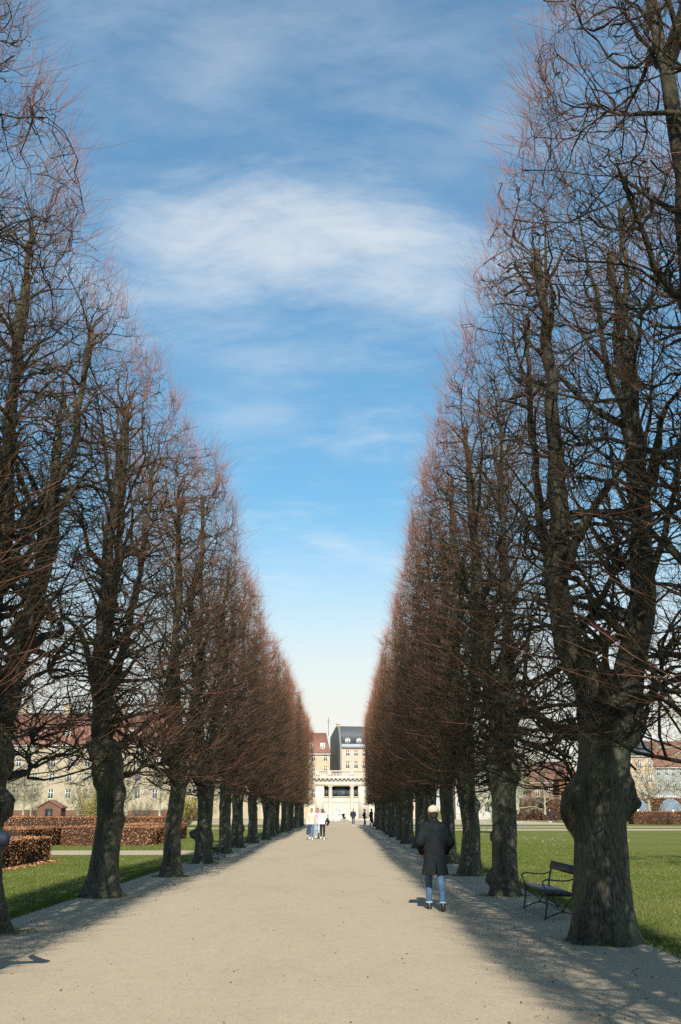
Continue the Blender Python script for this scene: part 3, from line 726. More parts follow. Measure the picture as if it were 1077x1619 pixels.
hedge(-11.3, -10.05, 22, 36.0, .80, 15000, .032, 'nearest brown hedge with shaded side, behind the leftmost trunk', 1)
hedge(-19, -14.35, 46.5, 53.4, .86, 13000, .036, 'low brown hedge just beyond the cross path, behind the nearest hedge', 2)
hedge(-13.9, -9.55, 51.4, 55.6, .88, 12000, .036, 'brown hedge between the second and third trunks with shaded end', 3, tone=.08)
hedge(-24, -12.2, 71, 72.6, 1.25, 13000, .045, 'long brown hedge standing farther back behind the flared lime trunk', 4, tone=.1)
hedge(-13.2, -9.9, 61, 66, .9, 8000, .042, 'short brown hedge seen between the third and fourth trunks', 5)
hedge(36.4, 62, 131, 134, 1.55, 15000, .07, 'low dark red hedge in front of the clear domes', 6, tone=-.12)
hedge(27, 110, 179, 181, 3.8, 15000, .12, 'tall brown hedge wall along the far side of the lawn', 7, tone=-.1)


def bush(name, x, y, r, h, n, size, leafm, label, cat, seed, nst=60, lift=.15, stemm='bush_twig', group=None, spread_=.5):
    rg = np.random.RandomState(seed); t = empty(name, (x, y, 0), 0, label, cat, group)
    a = rg.uniform(0, 6.28, nst); D = norm(np.stack([np.cos(a) * spread_, np.sin(a) * spread_, rg.uniform(.8, 1.5, nst)], 1))
    P0 = np.stack([np.cos(a) * r * .15, np.sin(a) * r * .15, np.zeros(nst)], 1)
    P = grow(rg, P0, D, h * rg.uniform(.6, 1.1, nst), 6, .16, .05, None); Rr = np.linspace(.02, .006, 7)[None].repeat(nst, 0) * h / 2.4
    V, F = tubes(P, Rr, 4); p2, d2, r2 = pick(rg, P, Rr, nst * 7, .25, 1); P2 = grow(rg, p2, spread(rg, d2, .3, 1.0), h * rg.uniform(.12, .4, nst * 7), 3, .2, .06, None)
    V2, F2 = tubes(P2, np.linspace(.006, .003, 4)[None].repeat(nst * 7, 0) * h / 2.4, 3)
    VV = np.concatenate([V, V2]); obj('stems', mesh_np('stems', VV, np.concatenate([F, F2 + len(V)]), attr=rg.uniform(0, 1, len(VV))), M[stemm], t)
    if n:
        C, dd, _ = pick(rg, P2, np.ones(P2.shape[:2]), n, .1, 1); C += rg.normal(size=C.shape) * size * 1.2
        V, F = leaf_quads(rg, C, norm(rg.normal(size=C.shape)), size)
        o = obj('leaves', mesh_np('leaves', V, F, attr=np.repeat(rg.uniform(0, 1, n), 4)), M[leafm], t); o['kind'] = 'stuff'
    return t


bush('flowering_shrub', -18.1, 78, 1.0, 3.3, 5200, .05, 'yellow_leaf', 'tall yellow flowering shrub left of the flared lime trunk', 'shrub', 21, 70, spread_=.34)
bush('flowering_shrub', -17.0, 112, 1.4, 3.9, 4200, .07, 'yellow_leaf', 'yellow flowering shrub seen between the third and fourth trunks', 'shrub', 22, 60)
bush('flowering_shrub', -27.5, 116, 1.2, 2.9, 2600, .07, 'yellow_leaf', 'small yellow shrub far back past the second trunk', 'shrub', 23, 50)
bush('evergreen_shrub', -53.5, 150, 1.4, 4.6, 3600, .13, 'green_leaf', 'round dark green shrub before the ochre building', 'shrub', 24, 60)
bush('bare_shrub', 32.6, 150, 1.2, 1.5, 0, .1, None, 'low rusty bare shrub beside the seated person in yellow', 'shrub', 25, 80)

# ------------------------------------------------------------------ other park trees
def bare_tree(seed, h, r0, lean=(0, 0), first=.25, spreadk=1.0, nt=2400, low=0.):
    rg = np.random.RandomState(seed); env = None
    zs = np.linspace(-.1, h * .8, 14); f = zs / h
    P0 = np.stack([lean[0] * f ** 1.2 * h + rg.normal(size=14) * .02 * h * f, lean[1] * f * h + rg.normal(size=14) * .02 * h * f, zs], 1)[None]
    R0 = (r0 * (1 + .5 * np.exp(-np.clip(zs, 0, 9) / .3)) * (1 - .8 * np.clip(f, 0, 1)))[None]
    V, F = tubes(P0, R0, 12)
    trunk = mesh_np('trunk', V, F, True)
    n1 = 24; p, d_, r = pick(rg, P0, R0, n1, first, 1.0)
    a = rg.uniform(0, 6.28, n1); el = rg.uniform(.15 - low, .9, n1); D = np.stack([np.cos(a) * np.cos(el), np.sin(a) * np.cos(el), np.sin(el)], 1)
    L = h * rg.uniform(.25, .5, n1) * spreadk * (1.15 - .6 * p[:, 2] / h)
    P1 = grow(rg, p, D, L, 10, .16, .05, None, kink=.25); R1 = np.minimum(r * .6, .02 * L)[:, None] * (1 - .75 * np.linspace(0, 1, 11))[None]
    out = [tubes(P1, R1, 6)]
    n2 = 170; p, d_, r = pick(rg, P1, R1, n2, .15, 1, .8); P2 = grow(rg, p, spread(rg, d_, .4, 1.1), h * rg.uniform(.06, .2, n2) * spreadk, 6, .2, .06, None, kink=.25); R2 = (r * .65)[:, None] * (1 - .65 * np.linspace(0, 1, 7))[None]; out.append(tubes(P2, R2, 5))
    n3 = 700; p, d_, r = pick(rg, P2, R2, n3, .15, 1, .8); P3 = grow(rg, p, spread(rg, d_, .4, 1.1), h * rg.uniform(.03, .1, n3), 4, .2, .06, None); R3 = np.maximum(.004, r * .6)[:, None] * (1 - .5 * np.linspace(0, 1, 5))[None]; out.append(tubes(P3, R3, 4))
    VV, FF, n = [], [], 0
    for v, f_ in out: VV.append(v); FF.append(f_ + n); n += len(v)
    crown = mesh_np('crown', np.concatenate(VV), np.concatenate(FF), True)
    p, d_, r = pick(rg, P3, R3, nt, .2, 1, .7); P4 = grow(rg, p, spread(rg, d_, .3, 1.0), h * rg.uniform(.02, .06, nt), 3, .15, .06, None)
    v, f_ = tubes(P4, np.linspace(.007, .003, 4)[None].repeat(nt, 0), 3)
    tw = mesh_np('twigs', v, f_, attr=np.repeat(rg.uniform(0, 1, nt), 12))
    return trunk, crown, tw


BT = [bare_tree(61, 11, .32, spreadk=1.0), bare_tree(62, 9, .2, spreadk=.8), bare_tree(63, 7.2, .34, (-.16, .05), .22, 1.5, 2400, .35), bare_tree(64, 5, .09, first=.4, spreadk=.8, nt=1400)]


def park_tree(k, x, y, rz, s, label, bark='pale_bark', group='bare trees standing about the lawns'):
    t = empty('park_tree', (x, y, 0), rz, label, 'tree', group); t.scale = (s, s, s)
    tr, cr, tw = BT[k]
    o = obj('trunk', tr, M[bark], t); c = obj('crown', cr, M[bark], t); q = obj('twigs', tw, M['bush_twig'], c); q['kind'] = 'stuff'
    return t


park_tree(2, 13.6, 31.5, .3, 1.0, 'low gnarled tree reaching pale limbs in from the right edge')
park_tree(0, 17.2, 105, 1.0, 1.35, 'big pale trunk on the lawn right of the second row trunk')
park_tree(2, 11.5, 80, 2.2, .9, 'leaning pale tree seen between the second and third right trunks')
park_tree(1, 26.5, 158, .4, 1.1, 'thin bare tree in front of the tall brown hedge')
park_tree(0, 47, 160, 2.0, .9, 'bare tree behind the clear domes')
park_tree(1, 34, 176, 3.0, 1.0, 'bare tree before the orange brick house')
park_tree(3, -39.5, 110, 0, 1.0, 'slim young tree nearest the rail fence')
park_tree(3, -35.6, 118, 1.2, 1.1, 'slim young tree right of the one by the rail fence')
park_tree(1, -45, 140, 2.2, .8, 'bare tree in front of the ochre building windows')
park_tree(1, -36, 150, 4.2, .9, 'bare tree before the right end of the ochre building')
park_tree(0, -31, 148, 3.2, .8, 'broad bare tree seen past the second left trunk')
park_tree(1, -24, 135, 1.7, .9, 'bare tree seen past the third left trunk')

for i, (k, x, y, s_, lab) in enumerate([(1, -57, 152, .9, 'bare tree nearest the left chimney of the ochre building'), (1, -51, 165, .95, 'bare tree before the middle windows of the ochre building'), (0, -41, 160, .75, 'bare tree before the shed end of the ochre building'), (3, -31.5, 98, 1.2, 'slim young tree beside the yellow shrubs'), (1, -19, 150, .9, 'bare tree seen past the fourth left trunk'), (0, 40, 120, .8, 'bare tree just left of the nearest dome'), (1, 58, 150, 1.1, 'bare tree right of the domes')]):
    park_tree(k, x, y, i * 1.3, s_, lab)
for i, (x, y, lab) in enumerate([(-58, 146, 'leafless grey shrub at the left foot of the ochre building'), (-49.5, 150, 'leafless grey shrub next to the brick red shed'), (-42, 146, 'leafless grey shrub right of the brick red shed'), (-34.5, 140, 'leafless grey shrub under the right windows of the ochre building'), (-27, 138, 'leafless grey shrub behind the slender lime trunk')]):
    bush('bare_shrub', x, y, 1.6, 3.4, 0, .1, None, lab, 'shrub', 40 + i, 70, group='leafless shrubs before the ochre building', spread_=.8)

# ------------------------------------------------------------------ buildings
M['ochre'] = mat('ochre_render', (.40, .345, .25), .9, .10, 1.2, .2, 30)
M['cream'] = mat('cream_stone', (.61, .55, .47), .85, .07, 1.5, .15, 25)
M['pink'] = mat('pink_render', (.62, .43, .34), .9, .08, 1.2, .15, 30)
M['peach'] = mat('peach_render', (.48, .37, .27), .9, .08, 1.0, .15, 30)
M['blue_grey'] = mat('blue_grey_render', (.31, .335, .34), .9, .08, 1.0, .15, 30)
M['beige'] = mat('beige_render', (.47, .39, .28), .9, .08, 1.0, .15, 30)
M['brick'] = mat('orange_brick', (.24, .115, .065), .9, .2, 2, .2, 30)
M['dark_brick'] = mat('dark_brick', (.15, .075, .05), .9, .2, 2, .2, 30)
M['white_wall'] = mat('white_render', (.50, .48, .44), .9, .06, 1, .1, 30)
M['slate'] = mat('slate', (.075, .085, .10), .6, .25, 3, .3, 20)
M['gable'] = mat('grey_gable', (.20, .205, .195), .9, .14, .6, .15, 20)
M['lead'] = mat('lead_sheet', (.32, .36, .40), .6, .1, 2)
M['white'] = mat('white_paint', (.78, .77, .73), .6, .05, 4)
M['dark'] = mat('dark_metal', (.018, .022, .026), .5, .3, 8)


def tile_mat(name, a, b):
    m = bpy.data.materials.new(name); m.use_nodes = True; t = NT(m.node_tree); bs = t.n['Principled BSDF']
    tc = t.new('ShaderNodeTexCoord').outputs['Object']
    wv = t.new('ShaderNodeTexWave', wave_type='BANDS', bands_direction='X'); t.put(wv.inputs[0], tc); wv.inputs['Scale'].default_value = 1.5
    wz = t.new('ShaderNodeTexWave', wave_type='BANDS', bands_direction='Z', wave_profile='SAW'); t.put(wz.inputs[0], tc); wz.inputs['Scale'].default_value = 1.1
    n = t.noise(tc, 1.3, 5, .65); c = t.ramp(n, [(.3, a), (.7, b)]); c = t.mix(.35, c, t.ramp(wz.outputs[1], [(0, .6), (1, 1.1)]), 'MULTIPLY')
    t.put(bs.inputs['Base Color'], t.mix(1.0, c, (ALB, ALB, ALB), 'MULTIPLY')); bs.inputs['Roughness'].default_value = .85
    bp = t.new('ShaderNodeBump'); bp.inputs['Strength'].default_value = .6; t.put(bp.inputs['Height'], t.math('ADD', wv.outputs[1], wz.outputs[1])); t.put(bs.inputs['Normal'], bp.outputs[0])
    return m


M['tile'] = tile_mat('red_roof_tile', (.18, .078, .052), (.28, .130, .088))


def glass_mat():
    m = bpy.data.materials.new('window_glass'); m.use_nodes = True; t = NT(m.node_tree); b = t.n['Principled BSDF']
    tc = t.new('ShaderNodeTexCoord').outputs['Object']
    t.put(b.inputs['Base Color'], t.ramp(t.noise(tc, 1.1, 3), [(.35, (.02, .03, .04)), (.7, (.10, .12, .13))])); b.inputs['Roughness'].default_value = .08; b.inputs['Specular IOR Level'].default_value = .8
    return m


M['glass'] = glass_mat()


def wall_holes(W, H, holes, depth=.22, thick=.4):
    """front wall in the plane y=0 (outside toward -y), x in 0..W, holes (x0,x1,z0,z1) with reveals"""
    xs = sorted({0, W, *[h[0] for h in holes], *[h[1] for h in holes]}); zs = sorted({0, H, *[h[2] for h in holes], *[h[3] for h in holes]})
    mb = MB()
    for i in range(len(xs) - 1):
        for j in range(len(zs) - 1):
            mx, mz = (xs[i] + xs[i + 1]) / 2, (zs[j] + zs[j + 1]) / 2
            if any(h[0] < mx < h[1] and h[2] < mz < h[3] for h in holes): continue
            mb.add([(xs[i], 0, zs[j]), (xs[i + 1], 0, zs[j]), (xs[i + 1], 0, zs[j + 1]), (xs[i], 0, zs[j + 1])], [(0, 1, 2, 3)])
    for x0, x1, z0, z1 in holes:
        D = depth
        for q in ([(x0, 0, z0), (x0, 0, z1), (x0, D, z1), (x0, D, z0)], [(x1, 0, z0), (x1, D, z0), (x1, D, z1), (x1, 0, z1)], [(x0, 0, z1), (x1, 0, z1), (x1, D, z1), (x0, D, z1)], [(x0, 0, z0), (x0, D, z0), (x1, D, z0), (x1, 0, z0)]):
            mb.add(q, [(0, 1, 2, 3)])
    return mb


WIN = {}


def window(parent, x0, x1, z0, z1, depth=.18, frame='white', cross=(1, 1)):
    w_, h = round(x1 - x0, 3), round(z1 - z0, 3); key = (w_, h, cross)
    if key not in WIN:
        mb = MB(); t = .10
        mb.box((0, -.03, 0), (t, .04, h)); mb.box((w_ - t, -.03, 0), (w_, .04, h)); mb.box((t, -.03, 0), (w_ - t, .04, t)); mb.box((t, -.03, h - t), (w_ - t, .04, h))
        for i in range(cross[0]): c = w_ * (i + 1) / (cross[0] + 1); mb.box((c - .055, -.025, t), (c + .055, .03, h - t))
        for i in range(cross[1]): c = h * (i + 1) / (cross[1] + 1) if cross[1] > 1 else h * .64; mb.box((t, -.02, c - .045), (w_ - t, .025, c + .045))
        pn = MB().box((t * .5, .03, t * .5), (w_ - t * .5, .045, h - t * .5))
        WIN[key] = (mb.mesh('window'), pn.mesh('pane'))
    f = obj('window', WIN[key][0], M[frame], parent, loc=(x0, depth - .05, z0)); obj('pane', WIN[key][1], M['glass'], f)
    return f


def house(name, loc, rz, W, H, D, ridge, rows, cols, ww, label, wallm, roofm, hip=0., wsize=None, fb=None, overhang=.3, cat='building'):
    """rows: list of (sill, head); cols: list of centre x"""
    t = empty(name, loc, rz, label, cat)
    holes = [(c - ww / 2, c + ww / 2, a, b) for a, b in rows for c in cols]
    mb = wall_holes(W, H, holes)
    mb.add([(0, 0, 0), (0, D, 0), (0, D, H), (0, 0, H)], [(3, 2, 1, 0)]); mb.add([(W, 0, 0), (W, D, 0), (W, D, H), (W, 0, H)], [(0, 1, 2, 3)]); mb.add([(0, D, 0), (W, D, 0), (W, D, H), (0, D, H)], [(3, 2, 1, 0)])
    if hip == 0:
        mb.add([(0, 0, H), (0, D, H), (0, D / 2, ridge)], [(2, 1, 0)]); mb.add([(W, 0, H), (W, D, H), (W, D / 2, ridge)], [(0, 1, 2)])
    mb.build('wall', M[wallm], t)
    e = overhang; zz = H - .02; hp = hip; th = .18
    A, B, C_, Dd = (-e, -e, zz), (W + e, -e, zz), (W + e, D + e, zz), (-e, D + e, zz); r1, r2 = (-e + hp, D / 2, ridge), (W + e - hp, D / 2, ridge)
    up = lambda p: (p[0], p[1], p[2] + th)
    rb = MB(); V = [A, B, C_, Dd, r1, r2] + [up(p) for p in (A, B, C_, Dd, r1, r2)]
    rb.add(V, [(6, 7, 11, 10), (8, 9, 10, 11), (0, 1, 7, 6), (1, 2, 8, 7), (2, 3, 9, 8), (3, 0, 6, 9), (0, 4, 5, 1), (2, 5, 4, 3)]); rb.add(V, [(7, 8, 11), (9, 6, 10)])
    roof = rb.build('roof', M[roofm], t)
    MB().box((-.15, -.22, H - .35), (W + .15, -.003, H - .05)).build('cornice', M['white_wall'], t)
    for h in holes: window(t, *h)
    return t, roof


def chimney(roof, x, y, z0, z1, w_=.8, m='beige'):
    MB().box((x - w_ / 2, y - w_ / 2, z0), (x + w_ / 2, y + w_ / 2, z1)).box((x - w_ / 2 - .08, y - w_ / 2 - .08, z1 - .25), (x + w_ / 2 + .08, y + w_ / 2 + .08, z1 - .1)).build('chimney', M[m], roof)


# long ochre building with red roof, left
b, rf = house('ochre_building', (-84, 205, 0), 0, 50, 14.4, 11, 21.0, [(3.9, 5.75), (7.2, 8.85), (10.0, 11.6), (12.6, 14.0)], [1.6 + 3.45 * i for i in range(14)], 1.1, 'long ochre building with red tiled roof and white windows behind the hedges', 'ochre', 'tile')
for x in (17, 26.5, 38): chimney(rf, x, 5.5, 19.6, 23.0, 1.5)
for x in (21, 28, 33.4, 41):
    dm = MB().box((x - .6, 1.2, 15.6), (x + .6, 3.4, 17.4)).build('dormer', M['white'], rf); window(dm, x - .45, x + .45, 15.75, 17.2, 1.19)
b, rf = house('yellow_house', (-33, 216, 0), 0, 26, 9.5, 10, 15, [(1.5, 3.3), (5, 6.8)], [1.8 + 3.2 * i for i in range(8)], 1.1, 'lower yellow house with red roof seen past the third left trunk', 'ochre', 'tile')
# street houses behind the pavilion
t = empty('pink_house', (-.5, 212, 0), R_(11), 'pink house with dark slate mansard roof and tall grey end wall', 'building')
HW, HE = 16, 14.1
holes = [(x, x + .9, z, z2) for x in [.85 + 1.75 * i for i in range(8)] for z, z2 in ((4.3, 5.9), (7.2, 8.8), (10.0, 11.45), (12.5, 13.7))]
wall_holes(HW, HE, holes).add([(0, .6, 0), (HW, .6, 0), (HW, .6, HE), (0, .6, HE)], [(0, 1, 2, 3)]).build('wall', M['pink'], t)
for h in holes: window(t, *h)
MB().prism([(0, 0), (11.5, 0), (11.5, 17.0), (5.0, 18.75), (2.0, 18.75), (0, 14.5)], 'x', -.35, -.003).build('end_wall', M['gable'], t)
MB().prism([(.0, 0), (11.4, 0), (11.4, 16.9), (5.0, 18.6), (2.0, 18.6), (.62, 14.4)], 'x', HW - .3, HW).build('end_wall', M['gable'], t)
rf = MB().prism([(-.15, 14.95), (11.5, 14.9), (11.5, 16.95), (5.0, 18.7), (1.9, 18.7)], 'x', 0, HW).build('roof', M['slate'], t)
MB().prism([(-.3, 14.1), (.6, 14.1), (.6, 14.95), (-.18, 14.95)], 'x', 0, HW).build('gutter', M['lead'], t)
for i in range(6):
    x = .75 + 2.4 * i
    dm = MB().box((x, .02, 14.96), (x + 1.1, 1.4, 16.0)).prism([(x - .1, 16.0), (x + 1.2, 16.0), (x + .55, 16.25)], 'y', -.02, 1.6).build('dormer', M['lead'], rf)
    window(dm, x + .12, x + .98, 15.05, 15.92, .03)
chimney(rf, -.1, 3.4, 18.3, 19.4, .6)
MB().tube([(-1.2, 9, 17.2), (-1.2, 9, 21.0)], .05, 6).tube([(-1.55, 9, 20.4), (-.85, 9, 20.4)], .03, 5).tube([(-1.4, 9, 20.0), (-1.0, 9, 20.0)], .03, 5).build('aerial', M['dark'], rf)
b, rf = house('red_roofed_house', (-17, 211, 0), 0, 14.1, 13.0, 10, 17.3, [(4.2, 5.8), (7.4, 9.0), (9.4, 10.4), (11.4, 12.9)], [.9 + 2.45 * i for i in range(6)], .8, 'beige house with steep red tiled roof behind the pavilion', 'beige', 'tile', hip=1.0, overhang=.1)
for x in (12.1, 9.6): 
    dm = MB().box((x, .6, 13.8), (x + .95, 2.6, 15.1)).build('dormer', M['white'], rf); window(dm, x + .1, x + .85, 13.9, 15.0, .62)
# right hand street
b, rf = house('peach_house', (48, 196, 0), 0, 11.0, 11.8, 10, 14.6, [(1.6, 3.2), (4.4, 5.5), (6.75, 8.45), (9.4, 11.0)], [.9 + 1.88 * i for i in range(6)], .72, 'peach coloured house with tall white windows right of the burred trunk', 'peach', 'slate')
b, rf = house('blue_grey_house', (59.1, 196.3, 0), 0, 17, 9.7, 10, 14.6, [(1.6, 3.0), (3.4, 4.7), (5.75, 7.1), (8.0, 9.35)], [.85 + 1.4 * i + .2 * (i % 2) for i in range(11)], .75, 'blue grey house with red roof at the right edge', 'blue_grey', 'tile')
b, rf = house('brick_house', (35.4, 196, 0), 0, 7.2, 6.9, 9, 10.6, [(1.2, 2.6), (4.2, 5.8)], [1.2, 3.4, 5.6], .9, 'orange brick house with red roof beyond the tall hedge', 'brick', 'tile')
b, rf = house('brick_gable_house', (44.0, 192, 0), R_(90), 6, 7.0, 4.0, 10.3, [(1.2, 2.6), (4.2, 5.8)], [1.6, 4.2], .9, 'narrow orange brick gable house beside the brick house', 'brick', 'tile')
b, rf = house('white_house', (22, 205, 0), 0, 12.5, 9.0, 9, 12.5, [(1.5, 3.2), (5, 6.7)], [1.4 + 2.4 * i for i in range(5)], .95, 'white house behind the tall hedge left of the brick house', 'white_wall', 'slate')
b, rf = house('far_house', (78, 205, 0), 0, 40, 12, 10, 16, [(4.2, 5.8), (7.2, 8.8), (9.8, 11.3)], [1.5 + 2.6 * i for i in range(15)], 1.0, 'long far house past the right edge of the street', 'beige', 'tile')

# ------------------------------------------------------------------ pavilion at the end of the alley
def pavilion():
    Y0 = 175.0; t = empty('pavilion', (0, Y0, 0), 0, 'cream stone garden pavilion with columns and balustrade closing the alley', 'pavilion')
    S = M['cream']
    xl, xr = -4.9, 4.2
    # body behind the portico, with the three window openings
    ops = [(-3.37, -2.65, 3.95, 5.58), (-1.99, .97, 3.95, 5.58), (1.68, 2.36, 3.95, 5.58)]
    mb = wall_holes(xr - xl, 6.45, [(a - xl, b - xl, c, d_) for a, b, c, d_ in ops], .5)
    o = mb.build('wall', S, t, loc=(xl, .55, .012))
    MB().box((xl, 1.4, .012), (xr, 7, 6.4)).build('rear_block', S, t)
    for a, b, c, d_ in ops:
        n = max(1, int(round((b - a) / .72)) - 1)
        window(t, a, b, c + .012, d_, .95, 'dark', (n, 1) if b - a > 1 else (0, 1))
        MB().box((a - .06, .43, c - .14), (b + .06, .60, c + .010)).build('sill', S, t)
        mbr = MB().box((a, .66, c + .42), (b, .70, c + .46))
        for i in range(int((b - a) / .14)): mbr.box((a + .07 + i * .14, .67, c + .012), (a + .09 + i * .14, .69, c + .42))
        mbr.build('railing', M['dark'], t)
    # piers and columns
    for a, b in ((xl, -3.43), (2.42, xr)):
        MB().box((a, .08, .35), (b, .547, 6.45)).box((a - .06, .0, .012), (b + .06, .54, .35)).build('pier', S, t)
    for cx in (-2.33, 1.34):
        MB().lathe([(.40, .012), (.40, .25), (.36, .3), (.33, .38), (.325, 2.2), (.285, 5.3), (.30, 5.33), (.30, 5.38), (.38, 5.5), (.38, 5.52)], 20, (cx, .30)).box((cx - .42, -.12, 5.52), (cx + .42, .545, 5.66)).build('column', S, t, True)
    # panel mouldings on the wall below the windows
    for a, b in ((-1.85, .85),):
        m = MB().box((a, .50, 2.75), (b, .547, 2.85)).box((a, .50, 1.2), (a + .1, .547, 2.75)).box((b - .1, .50, 1.2), (b, .547, 2.75)).box((a, .50, 1.1), (b, .547, 1.2)); m.build('panel_moulding', S, t)
    MB().box((-3.43, .49, 3.0), (2.42, .546, 3.12)).build('string_course', S, t)
    MB().box((-3.43, .46, .012), (2.42, .546, .6)).build('plinth', S, t)
    # entablature
    MB().box((xl - .03, .02, 5.665), (xr + .03, 1.4, 6.45)).build('frieze', S, t)
    MB().box((xl - .1, -.06, 6.455), (xr + .1, 1.4, 6.838)).box((xl - .35, -.42, 6.84), (xr + .35, 1.4, 7.12)).build('cornice', S, t)
    mod = MB().box((-.13, -.34, 0), (.13, .0, .216)).mesh('modillion')
    for i in range(13): obj('modillion', mod, S, t, loc=(xl + .25 + i * .72, -.06, 6.622))
    # balustrade
    MB().box((xl - .1, -.05, 7.122), (xr + .1, .35, 7.28)).build('balustrade_base', S, t)
    MB().box((xl - .12, -.07, 8.02), (xr + .12, .37, 8.2)).build('handrail', S, t)
    peds = [(-4.85, -4.2), (-2.72, -2.16), (1.08, 1.56), (3.55, 4.15)]
    for a, b in peds: MB().box((a, -.08, 7.283), (b, .38, 8.017)).build('pedestal', S, t)
    bal = MB().lathe([(.085, 0), (.085, .06), (.05, .1), (.095, .28), (.05, .52), (.04, .6), (.085, .68), (.085, .735)], 10).mesh('baluster', True)
    for (a, b), (c, d_) in zip(peds[:-1], peds[1:]):
        n = int((c - b) / .235)
        for i in range(n): obj('baluster', bal, S, t, loc=(b + (c - b) * (i + .5) / n, .15, 7.282))
    # low curved side walls
    for s, x in ((-1, xl), (1, xr)):
        pts = [(0, .012), (0, 2.95)] + [(.55 + .45 * math.cos(a), 2.35 + .45 * math.sin(a)) for a in np.linspace(1.9, -.3, 9)] + [(1.02, .012)]
        pts = [(x + s * (p[0] + .01), p[1]) for p in pts]; pts = pts[::-1] if s > 0 else pts
        MB().prism(pts, 'y', .25, .9).build('scroll_wall', S, t)
    MB().box((-3.4, -.6, .013), (2.4, -.003, .10)).build('step', S, t)


pavilion()

# ------------------------------------------------------------------ benches, bins, fence, domes
M['bench_wood'] = mat('dark_painted_wood', (.030, .034, .040), .45, .3, 12, .2, 60, .5)
M['iron'] = mat('cast_iron', (.022, .026, .030), .5, .3, 15, .2, 60, .5)


def make_bench():
    """faces -x, 2.1 m long along y, origin at the middle of the front feet"""
    t = empty('park_bench')
    L = 1.06
    for i, (x, z) in enumerate(((.045, .445), (.155, .435), (.265, .425), (.375, .42))):
        b = MB().box((x - .045, -L, z - .018), (x + .045, L, z + .018)).build('seat_slat', M['bench_wood'], t)
    MB().bar((.487, -L, .80), (.487, L, .80), .028, .15, (.28, 0, 1)).build('back_board', M['bench_wood'], t)
    fr = MB(); a = lambda pts: resample(np.array(pts), 12)
    def sm(pts, n=16):
        P = np.array(pts, float)
        for _ in range(2): P = np.concatenate([P[:1], *[np.stack([.75 * P[i] + .25 * P[i + 1], .25 * P[i] + .75 * P[i + 1]]) for i in range(len(P) - 1)], P[-1:]])
        return resample(P, n)
    fr.tube(sm([(-.05, 0, 0), (-.01, 0, .2), (.0, 0, .41)], 8), .016, 8)          # front leg
    fr.tube(sm([(.56, 0, 0), (.47, 0, .2), (.41, 0, .40), (.43, 0, .6), (.52, 0, .87)], 18), .016, 8)   # rear leg and back stay
    fr.tube(sm([(-.02, 0, .405), (.2, 0, .40), (.42, 0, .39)], 8), .016, 8)          # seat bearer
    fr.tube(sm([(-.05, 0, .02), (.12, 0, .10), (.25, 0, .13), (.4, 0, .10), (.55, 0, .02)], 16), .012, 7)   # arched stretcher
    fr.tube(sm([(.0, 0, .38), (.08, 0, .30), (.20, 0, .22), (.25, 0, .13)], 12), .011, 7); fr.tube(sm([(.42, 0, .38), (.36, 0, .30), (.28, 0, .22), (.25, 0, .13)], 12), .011, 7)
    fr.tube(sm([(.46, 0, .68), (.35, 0, .63), (.15, 0, .64), (-.0, 0, .66), (-.07, 0, .62), (-.03, 0, .54), (.0, 0, .43)], 24), .012, 8)   # arm rest
    me = fr.mesh('end_frame', True)
    for y in (-L + .1, L - .1): obj('end_frame', me, M['iron'], t, loc=(0, y, 0))
    MB().tube([(.25, -L + .1, .13), (.25, L - .1, .13)], .009, 7).build('tie_rod', M['iron'], t)
    return t


b1 = make_bench(); b1.location = (3.20, 17.78, .004); b1.scale = (1, 1, .91); tag(b1, 'dark park bench half hidden behind the burred lime trunk', 'bench', 'benches between the limes')
bpy.context.view_layer.update()
b2 = copy_tree(b1); b2.location = (-4.42, 37.6, .004); b2.rotation_euler = (0, 0, PI); b2['label'] = 'dark park bench beyond the lime trunk with the shelf-like burr'


def make_bin():
    t = empty('litter_bin')
    MB().prism([(-.22, -.22), (.22, -.22), (.25, .25), (-.25, .25)], 'z', .12, .95).build('body', M['dark'], t)
    MB().box((-.27, -.27, .95), (.27, .27, 1.0)).box((-.2, -.2, 1.0), (.2, .2, 1.06)).build('lid', M['dark'], t)
    MB().tube([(0, 0, 0), (0, 0, .12)], .06, 10).build('post', M['dark'], t)
    return t


n1 = make_bin(); n1.location = (-4.95, 105.6, .004); tag(n1, 'dark litter bin between far trunks of the left row', 'litter bin', 'dark litter bins along the alley')
bpy.context.view_layer.update()
n2 = copy_tree(n1); n2.location = (3.75, 104.9, .004); n2['label'] = 'dark litter bin between far trunks of the right row'
M['old_wood'] = mat('weathered_wood', (.30, .26, .19), .85, .25, 8)


